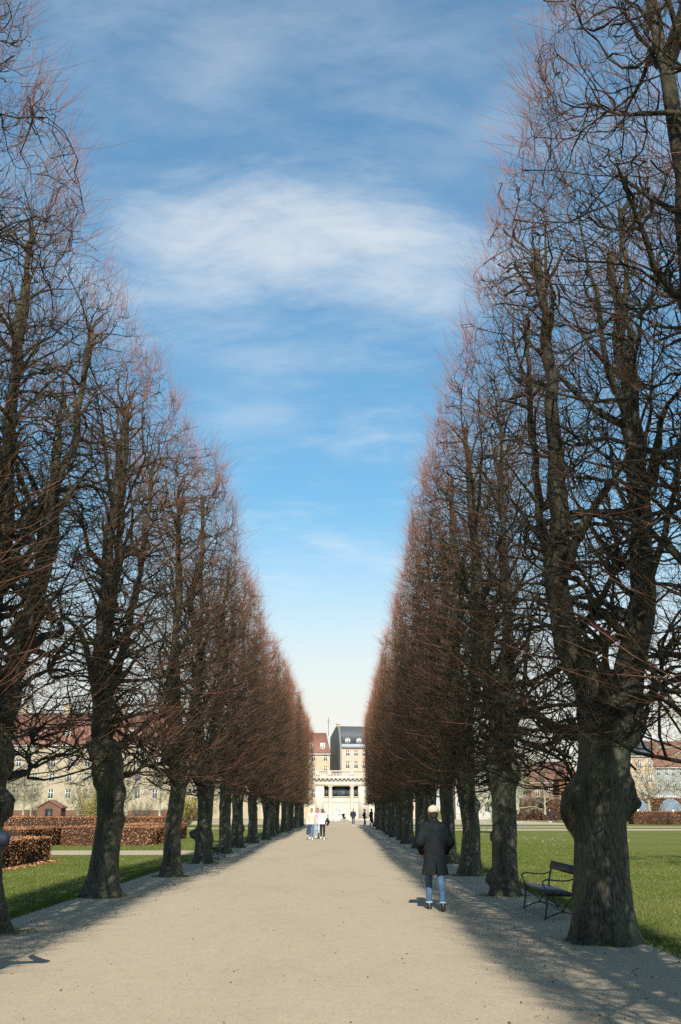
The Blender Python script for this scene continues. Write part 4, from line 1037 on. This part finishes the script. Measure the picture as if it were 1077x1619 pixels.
def rail_fence():
    t = empty('rail_fence', (-41, 93, 0), 0, 'low weathered wooden rail fence beyond the hedges', 'fence')
    for i in range(9): MB().box((i * 2.4 - .05, -.05, 0), (i * 2.4 + .05, .05, 1.15)).build('post', M['old_wood'], t)
    for z in (.55, 1.05): MB().box((-.2, -.09, z - .05), (19.4, -.052, z + .05)).build('rail', M['old_wood'], t)
    t = empty('brick_wall', (-74, 172, 0), 0, 'low red brick wall along the foot of the ochre building', 'wall'); t['kind'] = 'thing'
    MB().box((0, 0, 0), (50, .4, 1.7)).build('body', M['dark_brick'], t); MB().box((-.1, -.06, 1.7), (50.1, .46, 1.82)).build('coping', M['beige'], t)
    t = empty('garden_shed', (-41.4, 140, 0), 0, 'small brick red shed with pitched roof before the ochre building', 'shed')
    MB().prism([(0, 0), (3.2, 0), (3.2, 2.0), (1.6, 2.9), (0, 2.0)], 'y', 0, 2.5).build('wall', M['dark_brick'], t)
    MB().prism([(-.2, 1.95), (1.6, 2.93), (3.4, 1.95), (3.4, 2.1), (1.6, 3.08), (-.2, 2.1)][::-1], 'y', -.2, 2.7).build('roof', M['tile'], t)
    MB().box((1.1, -.05, 0), (2.1, -.003, 1.9)).build('door', M['dark'], t)


rail_fence()
mg = bpy.data.materials.new('clear_plastic'); mg.use_nodes = True
tt_ = NT(mg.node_tree); bb_ = tt_.n['Principled BSDF']; bb_.inputs['Base Color'].default_value = (.22, .29, .36, 1); bb_.inputs['Roughness'].default_value = .12; bb_.inputs['Specular IOR Level'].default_value = .7
tr_ = tt_.new('ShaderNodeBsdfTransparent'); mx_ = tt_.new('ShaderNodeMixShader'); mx_.inputs[0].default_value = .62
tt_.l.new(bb_.outputs[0], mx_.inputs[1]); tt_.l.new(tr_.outputs[0], mx_.inputs[2]); tt_.l.new(mx_.outputs[0], tt_.n['Material Output'].inputs[0])
M['clear'] = mg
M['tarp'] = mat('blue_sheet', (.06, .11, .22), .5, .2, 3)


def dome(x, y, r, label, seed):
    t = empty('garden_dome', (x, y, 0), 0, label, 'dome', 'clear garden domes beyond the low hedge'); t.scale = (.85, .85, 1.22)
    k, nz = 12, 5; el = [R_(-12) + (R_(90) - R_(-12)) * i / nz for i in range(nz)]
    zoff = r * math.sin(R_(12)); P = [[(r * math.cos(e) * math.cos((j + .5 * (i % 2)) * 2 * PI / k), r * math.cos(e) * math.sin((j + .5 * (i % 2)) * 2 * PI / k), zoff + r * math.sin(e)) for j in range(k)] for i, e in enumerate(el)]
    topz = (0, 0, zoff + r); V = [p for row in P for p in row] + [topz]; T = []
    for i in range(nz - 1):
        for j in range(k):
            a, b = i * k + j, i * k + (j + 1) % k; c, d2 = (i + 1) * k + j, (i + 1) * k + (j + 1) % k
            T += ([(a, b, c), (b, d2, c)] if i % 2 == 0 else [(a, b, d2), (a, d2, c)])
    T += [((nz - 1) * k + j, (nz - 1) * k + (j + 1) % k, nz * k) for j in range(k)]
    obj('shell', mesh_np('shell', np.array(V), np.array(T)), M['clear'], t)
    E = {tuple(sorted(e)) for a, b, c in T for e in ((a, b), (b, c), (c, a))}; mb = MB()
    for a, b in E: mb.bar(tuple(Vector(V[a]) * 1.004), tuple(Vector(V[b]) * 1.004), .028, .034, (.3, .5, .81))
    mb.build('frame', M['lead'], t)
    aa = np.linspace(0, PI, 12); MB().tube(np.stack([.62 * np.cos(aa), np.full(12, -r * .99), .95 + .8 * np.sin(aa)], 1), .03, 6).tube([(.62, -r * .99, 0), (.62, -r * .99, .95)], .03, 6).tube([(-.62, -r * .99, 0), (-.62, -r * .99, .95)], .03, 6).build('door_frame', M['tarp'], t)
    MB().lathe([(.5, .72), (.5, .76), (.05, .76), (.05, .72)], 14).box((-.04, -.04, 0), (.04, .04, .72)).build('inner_table', M['white'], t)


dome(41.3, 147, 2.3, 'clear dome peeping out beside the burred lime trunk', 1)
dome(45.9, 146, 2.2, 'clear dome with arched doorway at the right edge of the lawn', 2)
dome(51.3, 149, 2.2, 'clear dome past the right edge beside the other domes', 3)

# ------------------------------------------------------------------ people
def surface_nets(G, org, h):
    ins = G < 0; nx, ny, nz = G.shape
    c = np.zeros((nx - 1, ny - 1, nz - 1), int)
    for a in (0, 1):
        for b_ in (0, 1):
            for e in (0, 1): c += ins[a:nx - 1 + a, b_:ny - 1 + b_, e:nz - 1 + e]
    act = np.argwhere((c > 0) & (c < 8)); idx = -np.ones(c.shape, int); idx[tuple(act.T)] = np.arange(len(act))
    S = np.zeros((len(act), 3)); cnt = np.zeros(len(act)); cor = [np.array(q) for q in np.ndindex(2, 2, 2)]
    for q in cor:
        for ax in range(3):
            if q[ax]: continue
            q2 = q.copy(); q2[ax] = 1; A = G[tuple((act + q).T)]; B = G[tuple((act + q2).T)]; m = (A < 0) != (B < 0)
            t = np.where(m, A / np.where(m, A - B, 1), 0); p = np.broadcast_to(q, act.shape).astype(float).copy(); p[:, ax] = t; S += p * m[:, None]; cnt += m
    V = (act + S / cnt[:, None]) * h + org
    Q = []
    for ax in range(3):
        sl0 = [slice(None)] * 3; sl1 = [slice(None)] * 3; sl0[ax] = slice(0, -1); sl1[ax] = slice(1, None)
        a, b_ = ins[tuple(sl0)], ins[tuple(sl1)]; u, v = (ax + 1) % 3, (ax + 2) % 3
        e = np.argwhere(a != b_); e = e[(e[:, u] > 0) & (e[:, v] > 0) & (e[:, u] < G.shape[u] - 1) & (e[:, v] < G.shape[v] - 1)]
        f = a[tuple(e.T)]; du = np.zeros(3, int); du[u] = 1; dv = np.zeros(3, int); dv[v] = 1
        q = np.stack([idx[tuple((e - du - dv).T)], idx[tuple((e - dv).T)], idx[tuple(e.T)], idx[tuple((e - du).T)]], 1)
        q[~f] = q[~f][:, ::-1]; Q.append(q)
    return V, np.concatenate(Q)


def sdf_mesh(name, prims, h, k=.03, fold=None):
    """prims: ('c', a, b, ra, rb[, flatten]) tapered limbs, ('e', centre, radii) ellipsoids, ('l', zs, cx, cy, rx, ry) lofts; a leading '-' cuts away"""
    lo, hi = [], []
    for p in prims:
        if p[0].startswith('-'): continue
        if p[0] == 'c': r = max(p[3], p[4]); lo += [np.minimum(p[1], p[2]) - r]; hi += [np.maximum(p[1], p[2]) + r]
        elif p[0] == 'e': lo += [np.array(p[1]) - p[2]]; hi += [np.array(p[1]) + p[2]]
        else:
            z, cx, cy, rx, ry = map(np.array, p[1:6]); lo += [np.array([(cx - rx).min() * 1.1 - .02, (cy - ry).min() * 1.1 - .02, z.min()])]; hi += [np.array([(cx + rx).max() * 1.1 + .02, (cy + ry).max() * 1.1 + .02, z.max()])]
    lo = np.min(lo, 0) - 2.5 * h; hi = np.max(hi, 0) + 2.5 * h; n = np.ceil((hi - lo) / h).astype(int) + 1
    X, Y, Z = [lo[i] + np.arange(n[i]) * h for i in range(3)]; G = np.full(n, 1e3); x, y, z = X[:, None, None], Y[None, :, None], Z[None, None]
    for p in prims:
        neg = p[0].startswith('-'); ty = p[0][-1]
        if ty == 'c':
            a, b_ = np.array(p[1], float), np.array(p[2], float); ab = b_ - a; L = (ab @ ab) + 1e-9; fl = p[5] if len(p) > 5 else 1.
            t = np.clip(((x - a[0]) * ab[0] + (y - a[1]) * ab[1] + (z - a[2]) * ab[2]) / L, 0, 1); dd = np.sqrt((x - a[0] - t * ab[0]) ** 2 + ((y - a[1] - t * ab[1]) * fl) ** 2 + (z - a[2] - t * ab[2]) ** 2) - (p[3] + t * (p[4] - p[3]))
        elif ty == 'e':
            c, r = np.array(p[1], float), np.array(p[2], float); dd = (np.sqrt(((x - c[0]) / r[0]) ** 2 + ((y - c[1]) / r[1]) ** 2 + ((z - c[2]) / r[2]) ** 2) - 1) * r.min()
        else:
            zs = np.array(p[1], float); cx, cy, rx, ry = [np.interp(Z, zs, q)[None, None] for q in p[2:6]]
            th = np.arctan2((y - cy) / ry, (x - cx) / rx); fo = p[6] if len(p) > 6 else 0.
            wob = 1 + fo * np.clip((zs.max() - z) / (zs.max() - zs.min()) - .35, 0, 1) * (np.sin(7 * th + 1.1) + .6 * np.sin(11 * th + 2.3 * z))
            dd = (np.sqrt(((x - cx) / rx) ** 2 + ((y - cy) / ry) ** 2) / wob - 1) * np.minimum(rx, ry); dd = np.maximum(dd, np.maximum(z - zs.max(), zs.min() - z))
        if neg: G = np.maximum(G, -dd)
        else:
            hh = np.clip(k - np.abs(G - dd), 0, None) / k; G = np.minimum(G, dd) - hh * hh * k * .25
    V, F = surface_nets(G, lo, h)
    if fold: V = V + (snoise(V * (1, 1, .45), 31, fold[0]) * fold[1])[:, None] * norm(V - (0, 0, 1.0)) * (1, 1, 0)
    return mesh_np(name, V, F, True)


M['skin'] = mat('skin', (.48, .29, .21), .55, .08, 20)
M['skin_dark'] = mat('dark_skin', (.20, .11, .075), .55, .08, 20)
M['hair_dark'] = mat('dark_hair', (.025, .018, .014), .6, .3, 60)
M['hair_brown'] = mat('brown_hair', (.10, .055, .03), .6, .3, 60)
M['hair_grey'] = mat('grey_hair', (.36, .33, .30), .6, .3, 60)
M['denim'] = mat('blue_denim', (.070, .145, .26), .9, .3, 9, .25, 160)
M['denim_dark'] = mat('dark_denim', (.03, .055, .11), .9, .2, 14, .2, 160)
M['black'] = mat('black_cloth', (.012, .013, .016), .9, .3, 12)
M['coat'] = mat('charcoal_wool', (.013, .018, .021), .95, .3, 9, .3, 180, .1)
M['creamcloth'] = mat('cream_cloth', (.68, .58, .46), .9, .08, 10)
M['whitecloth'] = mat('white_cloth', (.76, .74, .72), .9, .06, 10)
M['lilac'] = mat('lilac_cloth', (.50, .33, .52), .9, .12, 10)
M['navy'] = mat('navy_cloth', (.015, .022, .045), .85, .2, 10)
M['blue_jacket'] = mat('blue_jacket', (.008, .018, .04), .7, .3, 14, .3, 40)
M['yellow_jacket'] = mat('yellow_jacket', (.62, .33, .04), .8, .1, 10)
M['red_jacket'] = mat('red_jacket', (.45, .05, .04), .8, .1, 10)
M['cap'] = mat('cream_cap', (.62, .52, .40), .9, .08, 30, .2, 200)
M['leather'] = mat('black_leather', (.016, .015, .015), .38, .3, 20, .2, 50, .5)
M['lightblue'] = mat('pale_blue_cloth', (.36, .50, .62), .9, .1, 10)
M['shoe_white'] = mat('white_shoe', (.7, .68, .66), .6, .08, 10)
M['eye'] = mat('eye_dark', (.01, .01, .012), .3, .1, 10); M['lip'] = mat('lip', (.30, .11, .09), .5, .1, 10)
V3 = lambda *a: np.array(a, float)


def person(loc, rz, label, scale=1.0, h=.016, top=('whitecloth', 'shirt'), legs=('denim', 'trousers'), shoes='leather', hair='hair_dark', skin='skin', arms=('down', 'down'), stride=.22, hem=.86, long_hair=False, cap=None, lean=0., girth=1.0, open_top=None, flare=.0, group=None, seat=False, headturn=0., vent=False, cuff=None, fold=(9, .006)):
    """local frame: faces +y, feet on z=0"""
    t = empty('person', loc, rz, label, 'person', group); t.scale = (scale,) * 3
    g = girth; s = stride
    hipz = .90 if not seat else .47
    J = {}
    for sd, k in ((-1, 'l'), (1, 'r')):
        f = s * (1 if k == 'l' else -1); J['hip' + k] = V3(sd * .09, 0, hipz)
        if seat: J['kn' + k] = V3(sd * .11, .42, .46); J['an' + k] = V3(sd * .11, .46, .085); J['toe' + k] = V3(sd * .12, .62, .045)
        else:
            J['an' + k] = V3(sd * .085, f - (.02 if f < 0 else 0), .085 + (.035 if f < -.1 else 0)); J['kn' + k] = (J['hip' + k] + J['an' + k]) / 2 + V3(0, .05 + .05 * (f > .1), .015); J['toe' + k] = J['an' + k] + V3(sd * .02, .155, -.045 + (-.015 if f < -.1 else 0))
    dz = hipz - .90; ln = V3(0, lean, 0)
    ch = V3(0, 0, 1.28 + dz) + ln; neck = V3(0, .005, 1.47 + dz) + ln * 1.3; head = V3(0, .02, 1.62 + dz) + ln * 1.5
    for sd, k in ((-1, 'l'), (1, 'r')):
        S = V3(sd * .185 * g ** .5, -.005, 1.405 + dz) + ln * 1.2; m = arms[0 if k == 'l' else 1]
        el, wr, hd = {'down': (S + V3(sd * .06, -.03, -.29), S + V3(sd * .07, .05, -.53), V3(0, .03, -.09)),
                      'swing': (S + V3(sd * .05, -.12, -.27), S + V3(sd * .07, -.13, -.50), V3(0, .03, -.09)),
                      'fwd': (S + V3(sd * .05, .06, -.28), S + V3(sd * .04, .24, -.45), V3(0, .06, -.07)),
                      'pocket': (S + V3(sd * .075, -.10, -.27), S + V3(sd * .03, .12, -.44), V3(-sd * .02, .06, -.06)),
                      'hold': (S + V3(sd * .06, .02, -.29), S + V3(-sd * .04, .24, -.24), V3(-sd * .05, .06, .0)),
                      'push': (S + V3(sd * .04, .06, -.28), S + V3(0, .32, -.34), V3(0, .09, 0.)),
                      'photo': (S + V3(sd * .28, .16, -.03), S + V3(sd * .03, .33, .10), V3(-sd * .04, .03, .07)),
                      'lap': (S + V3(sd * .07, .02, -.28), S + V3(sd * -.02, .26, -.36), V3(0, .08, -.02))}[m]
        J['sh' + k], J['el' + k], J['wr' + k], J['hd' + k] = S, el, wr, hd
    # body: one skin surface, head to feet
    P = [('c', V3(0, 0, hipz + .02), ch, .125, .14, 1.25), ('c', ch, neck, .12, .058), ('c', neck, head - V3(0, .01, .05), .056, .055), ('e', head + V3(0, -.012, .025), (.076, .094, .098)), ('e', head + V3(0, .028, -.04), (.058, .062, .078)),
         ('c', head + V3(0, .082, .012), head + V3(0, .104, -.022), .010, .015), ('e', head + V3(.076, -.005, -.005), (.012, .022, .032)), ('e', head + V3(-.076, -.005, -.005), (.012, .022, .032)), ('e', head + V3(0, .062, -.098), (.026, .022, .02))]
    for k, sd in (('l', -1), ('r', 1)):
        P += [('c', J['hip' + k], J['kn' + k], .078, .052), ('c', J['kn' + k], J['an' + k], .054, .036), ('c', J['an' + k], J['toe' + k], .038, .028), ('c', ch + V3(sd * .1, 0, .10), J['sh' + k], .07, .052), ('c', J['sh' + k], J['el' + k], .048, .038), ('c', J['el' + k], J['wr' + k], .039, .026)]
        hd = J['hd' + k]; u = norm(hd); sidev = norm(np.cross(u, V3(0, 0, 1) if abs(u[2]) < .8 else V3(sd, 0, 0))); wr = J['wr' + k]; palm = wr + u * .075
        P += [('c', wr, palm, .026, .034)]
    body = sdf_mesh('body', P, max(h, .016), .035)
    # fingers: rooted in the palm, each bent at its knuckle, joined into the same mesh
    fv, ff, nn = [], [], 0
    for k, sd in (('l', -1), ('r', 1)):
        hd = J['hd' + k]; u = norm(hd); sidev = norm(np.cross(u, V3(0, 0, 1) if abs(u[2]) < .8 else V3(sd, 0, 0))); pn = norm(np.cross(u, sidev)) * (1 if k == 'l' else -1); palm = J['wr' + k] + u * .085
        for i, L in enumerate((.068, .078, .074, .058)):
            b0 = palm + sidev * (i - 1.5) * .019; m1 = b0 + u * L * .55 + pn * .006; m2 = m1 + u * L * .4 + pn * .022
            v, f = tubes(np.stack([b0 - u * .015, b0 + u * L * .25, m1, m2])[None], np.array([[.0095, .009, .0085, .006]]), 6); fv.append(v); ff.append(f + nn); nn += len(v)
        b0 = palm - u * .05 + sidev * .03; v, f = tubes(np.stack([b0 - sidev * .02, b0 + sidev * .016 + u * .02, b0 + sidev * .026 + u * .048 + pn * .012])[None], np.array([[.012, .011, .008]]), 6); fv.append(v); ff.append(f + nn); nn += len(v)
    n0 = len(body.vertices); co = np.empty(n0 * 3, np.float32); body.vertices.foreach_get('co', co); lv = np.empty(len(body.loops), np.int32); body.loops.foreach_get('vertex_index', lv)
    body = mesh_np('body', np.concatenate([co.reshape(-1, 3)] + fv), np.concatenate([lv.reshape(-1, 4)] + [f + n0 for f in ff]), True)
    bo = obj('body', body, M[skin], t)
    for sx in (-1, 1): MB().lathe([(.0005, -.007), (.011, -.003), (.012, .002), (.008, .008), (.0005, .01)], 8).build('eye', M['eye'], bo, True, loc=tuple(head + V3(sx * .031, .083, .018)))
    MB().bar(tuple(head + V3(-.024, .088, -.055)), tuple(head + V3(.024, .088, -.055)), .012, .010).build('mouth', M['lip'], bo)
    # garments
    tm, tname = top; z0 = hem + dz if not seat else .44
    zs = [z0, min(z0 + .2, .98 + dz), 1.05 + dz, 1.2 + dz, 1.35 + dz, 1.43 + dz, 1.475 + dz]
    fl = flare; rx = [.178 + fl * max(0, .95 - hem) * .9, .172 + fl * .06, .160, .176, .180, .135, .075]; ry = [.135 + fl * max(0, .95 - hem) * .55, .125 + fl * .05, .120, .130, .125, .095, .07]
    rx = [q * g for q in rx]; ry = [q * g for q in ry]; cyv = [0, 0, .0 + lean * .4, lean, lean * 1.1, lean * 1.2, lean * 1.3]
    P = [('l', zs, [0] * 7, cyv, rx, ry, .028 if fl else .012)]
    for k in 'lr': P += [('c', ch + V3((-1 if k == 'l' else 1) * .05, 0, .14), J['sh' + k] - V3(0, 0, .015), .075, .060), ('c', J['sh' + k], J['el' + k], .062 * g ** .6, .058 * g ** .8), ('c', J['el' + k], J['wr' + k] + norm(J['hd' + k]) * .01, .060 * g, .046 * g)]
    if vent: P += [('-e', V3(0, -.24, hem + .02), (.014, .16, .30))]
    obj(tname, sdf_mesh(tname, P, h, .05, fold), M[tm], t)
    if vent:
        P = [('c', neck + V3(-.075, .03, -.02), neck + V3(-.045, -.055, .02), .030, .034), ('c', neck + V3(-.045, -.055, .02), neck + V3(.045, -.055, .02), .034, .034), ('c', neck + V3(.075, .03, -.02), neck + V3(.045, -.055, .02), .030, .034), ('c', neck + V3(-.10, -.02, -.05), neck + V3(.10, -.02, -.05), .05, .05)]
        obj('collar', sdf_mesh('collar', P, h, .03), M[tm], t)
    P = [('e', V3(0, 0, hipz + .01), (.145, .105, .12))]
    for k in 'lr': a = J['an' + k] + V3(0, 0, .025); P += [('c', J['hip' + k], J['kn' + k], .090, .064), ('c', J['kn' + k], a, .063, .050)]
    obj(legs[1], sdf_mesh(legs[1], P, h, .03, (16, .005)), M[legs[0]], t)
    if cuff:
        for k in 'lr': a = J['an' + k] + V3(0, 0, .028); MB().lathe([(.055, -.012), (.061, -.010), (.061, .012), (.055, .014)], 16).build('cuff', M[cuff], t, True, loc=tuple(a))
    for k in 'lr':
        a, b_ = J['an' + k], J['toe' + k]; heel = a + V3(0, -.035, -.045); P = [('c', a + V3(0, 0, .02), a + V3(0, 0, -.02), .047, .047), ('c', heel, b_ + V3(0, .05, -.002), .040, .036), ('c', a, b_, .046, .036)]
        tl = 0
        so_ = obj('shoe', sdf_mesh('shoe', P, min(h, .02), .02), M[shoes], t)
        zb = min(heel[2], b_[2]) - .04
        sole = MB().bar(tuple(heel + V3(0, -.035, -.030)), tuple(b_ + V3(0, .08, -.028)), .082, .028).build('sole', M['leather'] if shoes != 'shoe_white' else M['shoe_white'], so_)
    # hair and cap
    P = [('e', head + V3(0, -.020, .040), (.086, .100, .098)), ('e', head + V3(0, -.055, -.02), (.080, .060, .075)), ('-e', head + V3(0, .125, -.04), (.09, .085, .11))]
    if long_hair: P.insert(2, ('c', head + V3(0, -.065, -.02), head + V3(0, -.075, -.20), .075, .06))
    obj('hair', sdf_mesh('hair', P, min(h, .018), .03, (45, .004)), M[hair], t)
    if cap:
        c = head + V3(0, -.012, .055)
        co_ = obj('cap', sdf_mesh('cap', [('e', c, (.101, .116, .092)), ('-e', c + V3(0, 0, -.140), (.3, .3, .105)), ('-e', c + V3(0, -.118, -.042), (.030, .04, .022))], .007, .01), M[cap], t)
        obj('brim', sdf_mesh('brim', [('e', c + V3(0, .125, -.012), (.078, .085, .009))], .006, .01), M[cap], co_)
        MB().bar(tuple(c + V3(-.045, -.108, -.042)), tuple(c + V3(.045, -.108, -.042)), .008, .012).build('strap', M['leather'], co_)
        MB().lathe([(.010, 0), (.008, .008), (.001, .011)], 8).build('button', M[cap], co_, True, loc=tuple(c + V3(0, 0, .089)))
    return t, J


# the walker in the long coat
person((1.585, 18.42, .006), R_(3), 'person in a long charcoal coat, cream cap and jeans walking away', .985, .0115, ('coat', 'coat'), ('denim', 'jeans'), 'leather', 'hair_dark', 'skin', ('pocket', 'pocket'), .25, .585, False, 'cap', .02, 1.14, flare=.11, vent=True, cuff='lightblue', fold=(11, .014))
# photographer at the left edge, one elbow in view
person((-3.83, 10.15, .006), R_(-4), 'person in blue jacket at the left edge with only an elbow in view', 1.0, .018, ('blue_jacket', 'jacket'), ('black', 'trousers'), 'leather', 'hair_brown', 'skin', ('photo', 'photo'), .04, .80, girth=1.05, fold=(13, .016))
# people farther down the alley
person((-1.95, 62.3, .006), R_(174), 'person in cream shirt and wide blue jeans walking toward us', 1.02, .018, ('creamcloth', 'shirt'), ('denim', 'jeans'), 'shoe_white', 'hair_brown', 'skin', ('swing', 'down'), .14, .84, girth=1.12)
pp, Jp = person((-1.30, 62.9, .006), R_(182), 'person in white top and black trousers carrying a dark bag', 1.0, .018, ('whitecloth', 'shirt'), ('black', 'trousers'), 'shoe_white', 'hair_dark', 'skin_dark', ('fwd', 'down'), .12, .86, girth=1.06)
person((-1.66, 64.8, .006), R_(178), 'person with lilac scarf walking between the cream and white dressed pair', 1.03, .018, ('lilac', 'jacket'), ('lightblue', 'jeans'), 'shoe_white', 'hair_brown', 'skin', ('down', 'down'), .12, .86, True)
person((1.02, 117, .006), R_(181), 'person in dark jacket walking toward us down the middle of the path', 1.06, .030, ('navy', 'jacket'), ('denim_dark', 'jeans'), 'shoe_white', 'hair_brown', 'skin', ('pocket', 'pocket'), .14, .78, girth=1.1)
person((2.05, 105, .006), R_(-80), 'slim person in black jacket and blue jeans near the far trunks', 1.04, .030, ('black', 'jacket'), ('denim', 'jeans'), 'shoe_white', 'hair_dark', 'skin', ('pocket', 'pocket'), .10, .80)
person((2.74, 104.6, .006), R_(-60), 'person all in black striding beside the last right trunk', 1.06, .030, ('black', 'coat'), ('black', 'trousers'), 'shoe_white', 'hair_dark', 'skin', ('down', 'swing'), .22, .62, girth=1.12, flare=.1)
person((-1.30, 168, .013), R_(150), 'person in white standing before the pavilion wall', 1.05, .034, ('whitecloth', 'shirt'), ('whitecloth', 'trousers'), 'shoe_white', 'hair_dark', 'skin', ('down', 'fwd'), .05, .8)
person((-.75, 169, .013), R_(200), 'person in pale blue top standing behind the pushchair by the pavilion', 1.0, .034, ('lightblue', 'shirt'), ('whitecloth', 'trousers'), 'shoe_white', 'hair_brown', 'skin', ('push', 'push'), .05, .8)
person((-2.95, 160, .013), R_(90), 'slim person in beige and dark top near the pavilion pier', .95, .034, ('hair_brown', 'jacket'), ('creamcloth', 'trousers'), 'leather', 'hair_dark', 'skin', ('pocket', 'down'), .08, .8)
# people on the far lawn
person((30.6, 155, 0), R_(-70), 'person in navy coat pushing a pushchair across the far lawn', 1.04, .034, ('navy', 'coat'), ('black', 'trousers'), 'shoe_white', 'hair_grey', 'skin', ('push', 'push'), .18, .6, flare=.1)
person((25.6, 152, 0), R_(60), 'person in dark clothes walking past the big pale tree', 1.0, .034, ('black', 'jacket'), ('black', 'trousers'), 'shoe_white', 'hair_brown', 'skin', ('down', 'swing'), .2, .8)
person((33.4, 151, 0), R_(120), 'person in yellow jacket sitting on the far lawn', 1.0, .034, ('yellow_jacket', 'jacket'), ('hair_brown', 'trousers'), 'leather', 'hair_brown', 'skin', ('lap', 'lap'), 0, .5, seat=True)
person((46.7, 141, 0), R_(150), 'person in red jacket behind the low hedge by the domes', 1.08, .034, ('red_jacket', 'jacket'), ('black', 'trousers'), 'leather', 'hair_dark', 'skin', ('down', 'fwd'), .05, .85)
person((43.6, 141.5, 0), R_(200), 'person in orange top behind the low hedge between the domes', 1.05, .034, ('yellow_jacket', 'shirt'), ('denim_dark', 'jeans'), 'leather', 'hair_brown', 'skin', ('down', 'down'), .05, .85)


def bag(loc, rz, label):
    t = empty('shoulder_bag', loc, rz, label, 'bag')
    obj('body', sdf_mesh('body', [('c', V3(-.09, 0, 0), V3(.09, 0, -.02), .13, .14, 1.7), ('c', V3(0, 0, .1), V3(0, 0, -.12), .12, .13, 1.7)], .02, .05), M['navy'], t)
    MB().tube([(-.08, 0, .12), (-.05, 0, .36), (.0, .0, .42), (.05, 0, .36), (.08, 0, .12)], .012, 6).build('strap', M['navy'], t)
    return t


bag((-1.01, 62.80, 1.02), R_(60), 'dark rounded bag at the side of the person in white')
tb = empty('draped_jacket', (-2.13, 62.10, .60), 0, 'dark jacket hanging beside the blue jeans of the cream shirted person', 'jacket')
obj('cloth', sdf_mesh('cloth', [('c', V3(0, 0, .20), V3(-.03, .02, -.22), .075, .10, 1.6), ('c', V3(.08, 0, .22), V3(.02, 0, .1), .05, .06, 1.4)], .018, .05, (12, .012)), M['denim_dark'], tb)


def pushchair(loc, rz, label, s=1.0):
    t = empty('pushchair', loc, rz, label, 'pushchair', 'dark pushchairs'); t.scale = (s, s, s)
    obj('seat', sdf_mesh('seat', [('c', V3(0, -.12, .75), V3(0, .02, .48), .17, .17), ('c', V3(0, .02, .48), V3(0, .30, .46), .15, .12)], .025, .05), M['black'], t)
    obj('hood', sdf_mesh('hood', [('e', V3(0, -.05, .90), (.22, .28, .20)), ('-e', V3(0, .2, .78), (.3, .26, .22))], .022, .02), M['black'], t)
    mb = MB()
    for x in (-.22, .22): mb.tube([(x, .45, .14), (x, .1, .45), (x, -.35, .98)], .015, 6).tube([(x, -.32, .16), (x, .0, .55)], .015, 6)
    mb.tube([(-.22, -.35, .98), (.22, -.35, .98)], .018, 6); mb.build('frame', M['iron'], t)
    for x, y, r in ((-.25, .45, .11), (.25, .45, .11), (-.25, -.32, .15), (.25, -.32, .15)):
        a = np.linspace(0, 2 * PI, 15); wl = MB().tube(np.stack([np.full(15, x), y + r * np.cos(a), r + .02 + r * np.sin(a)], 1), .022, 6)
        for q in range(5): wl.tube([(x, y, r + .02), (x, y + r * math.cos(q * 1.2566), r + .02 + r * math.sin(q * 1.2566))], .006, 4)
        wl.build('wheel', M['leather'], t)


pushchair((31.35, 155.3, 0), R_(-70), 'dark pushchair pushed across the far lawn')
pushchair((-.05, 168.3, .013), R_(230), 'dark pushchair parked before the pavilion wall', 1.1)
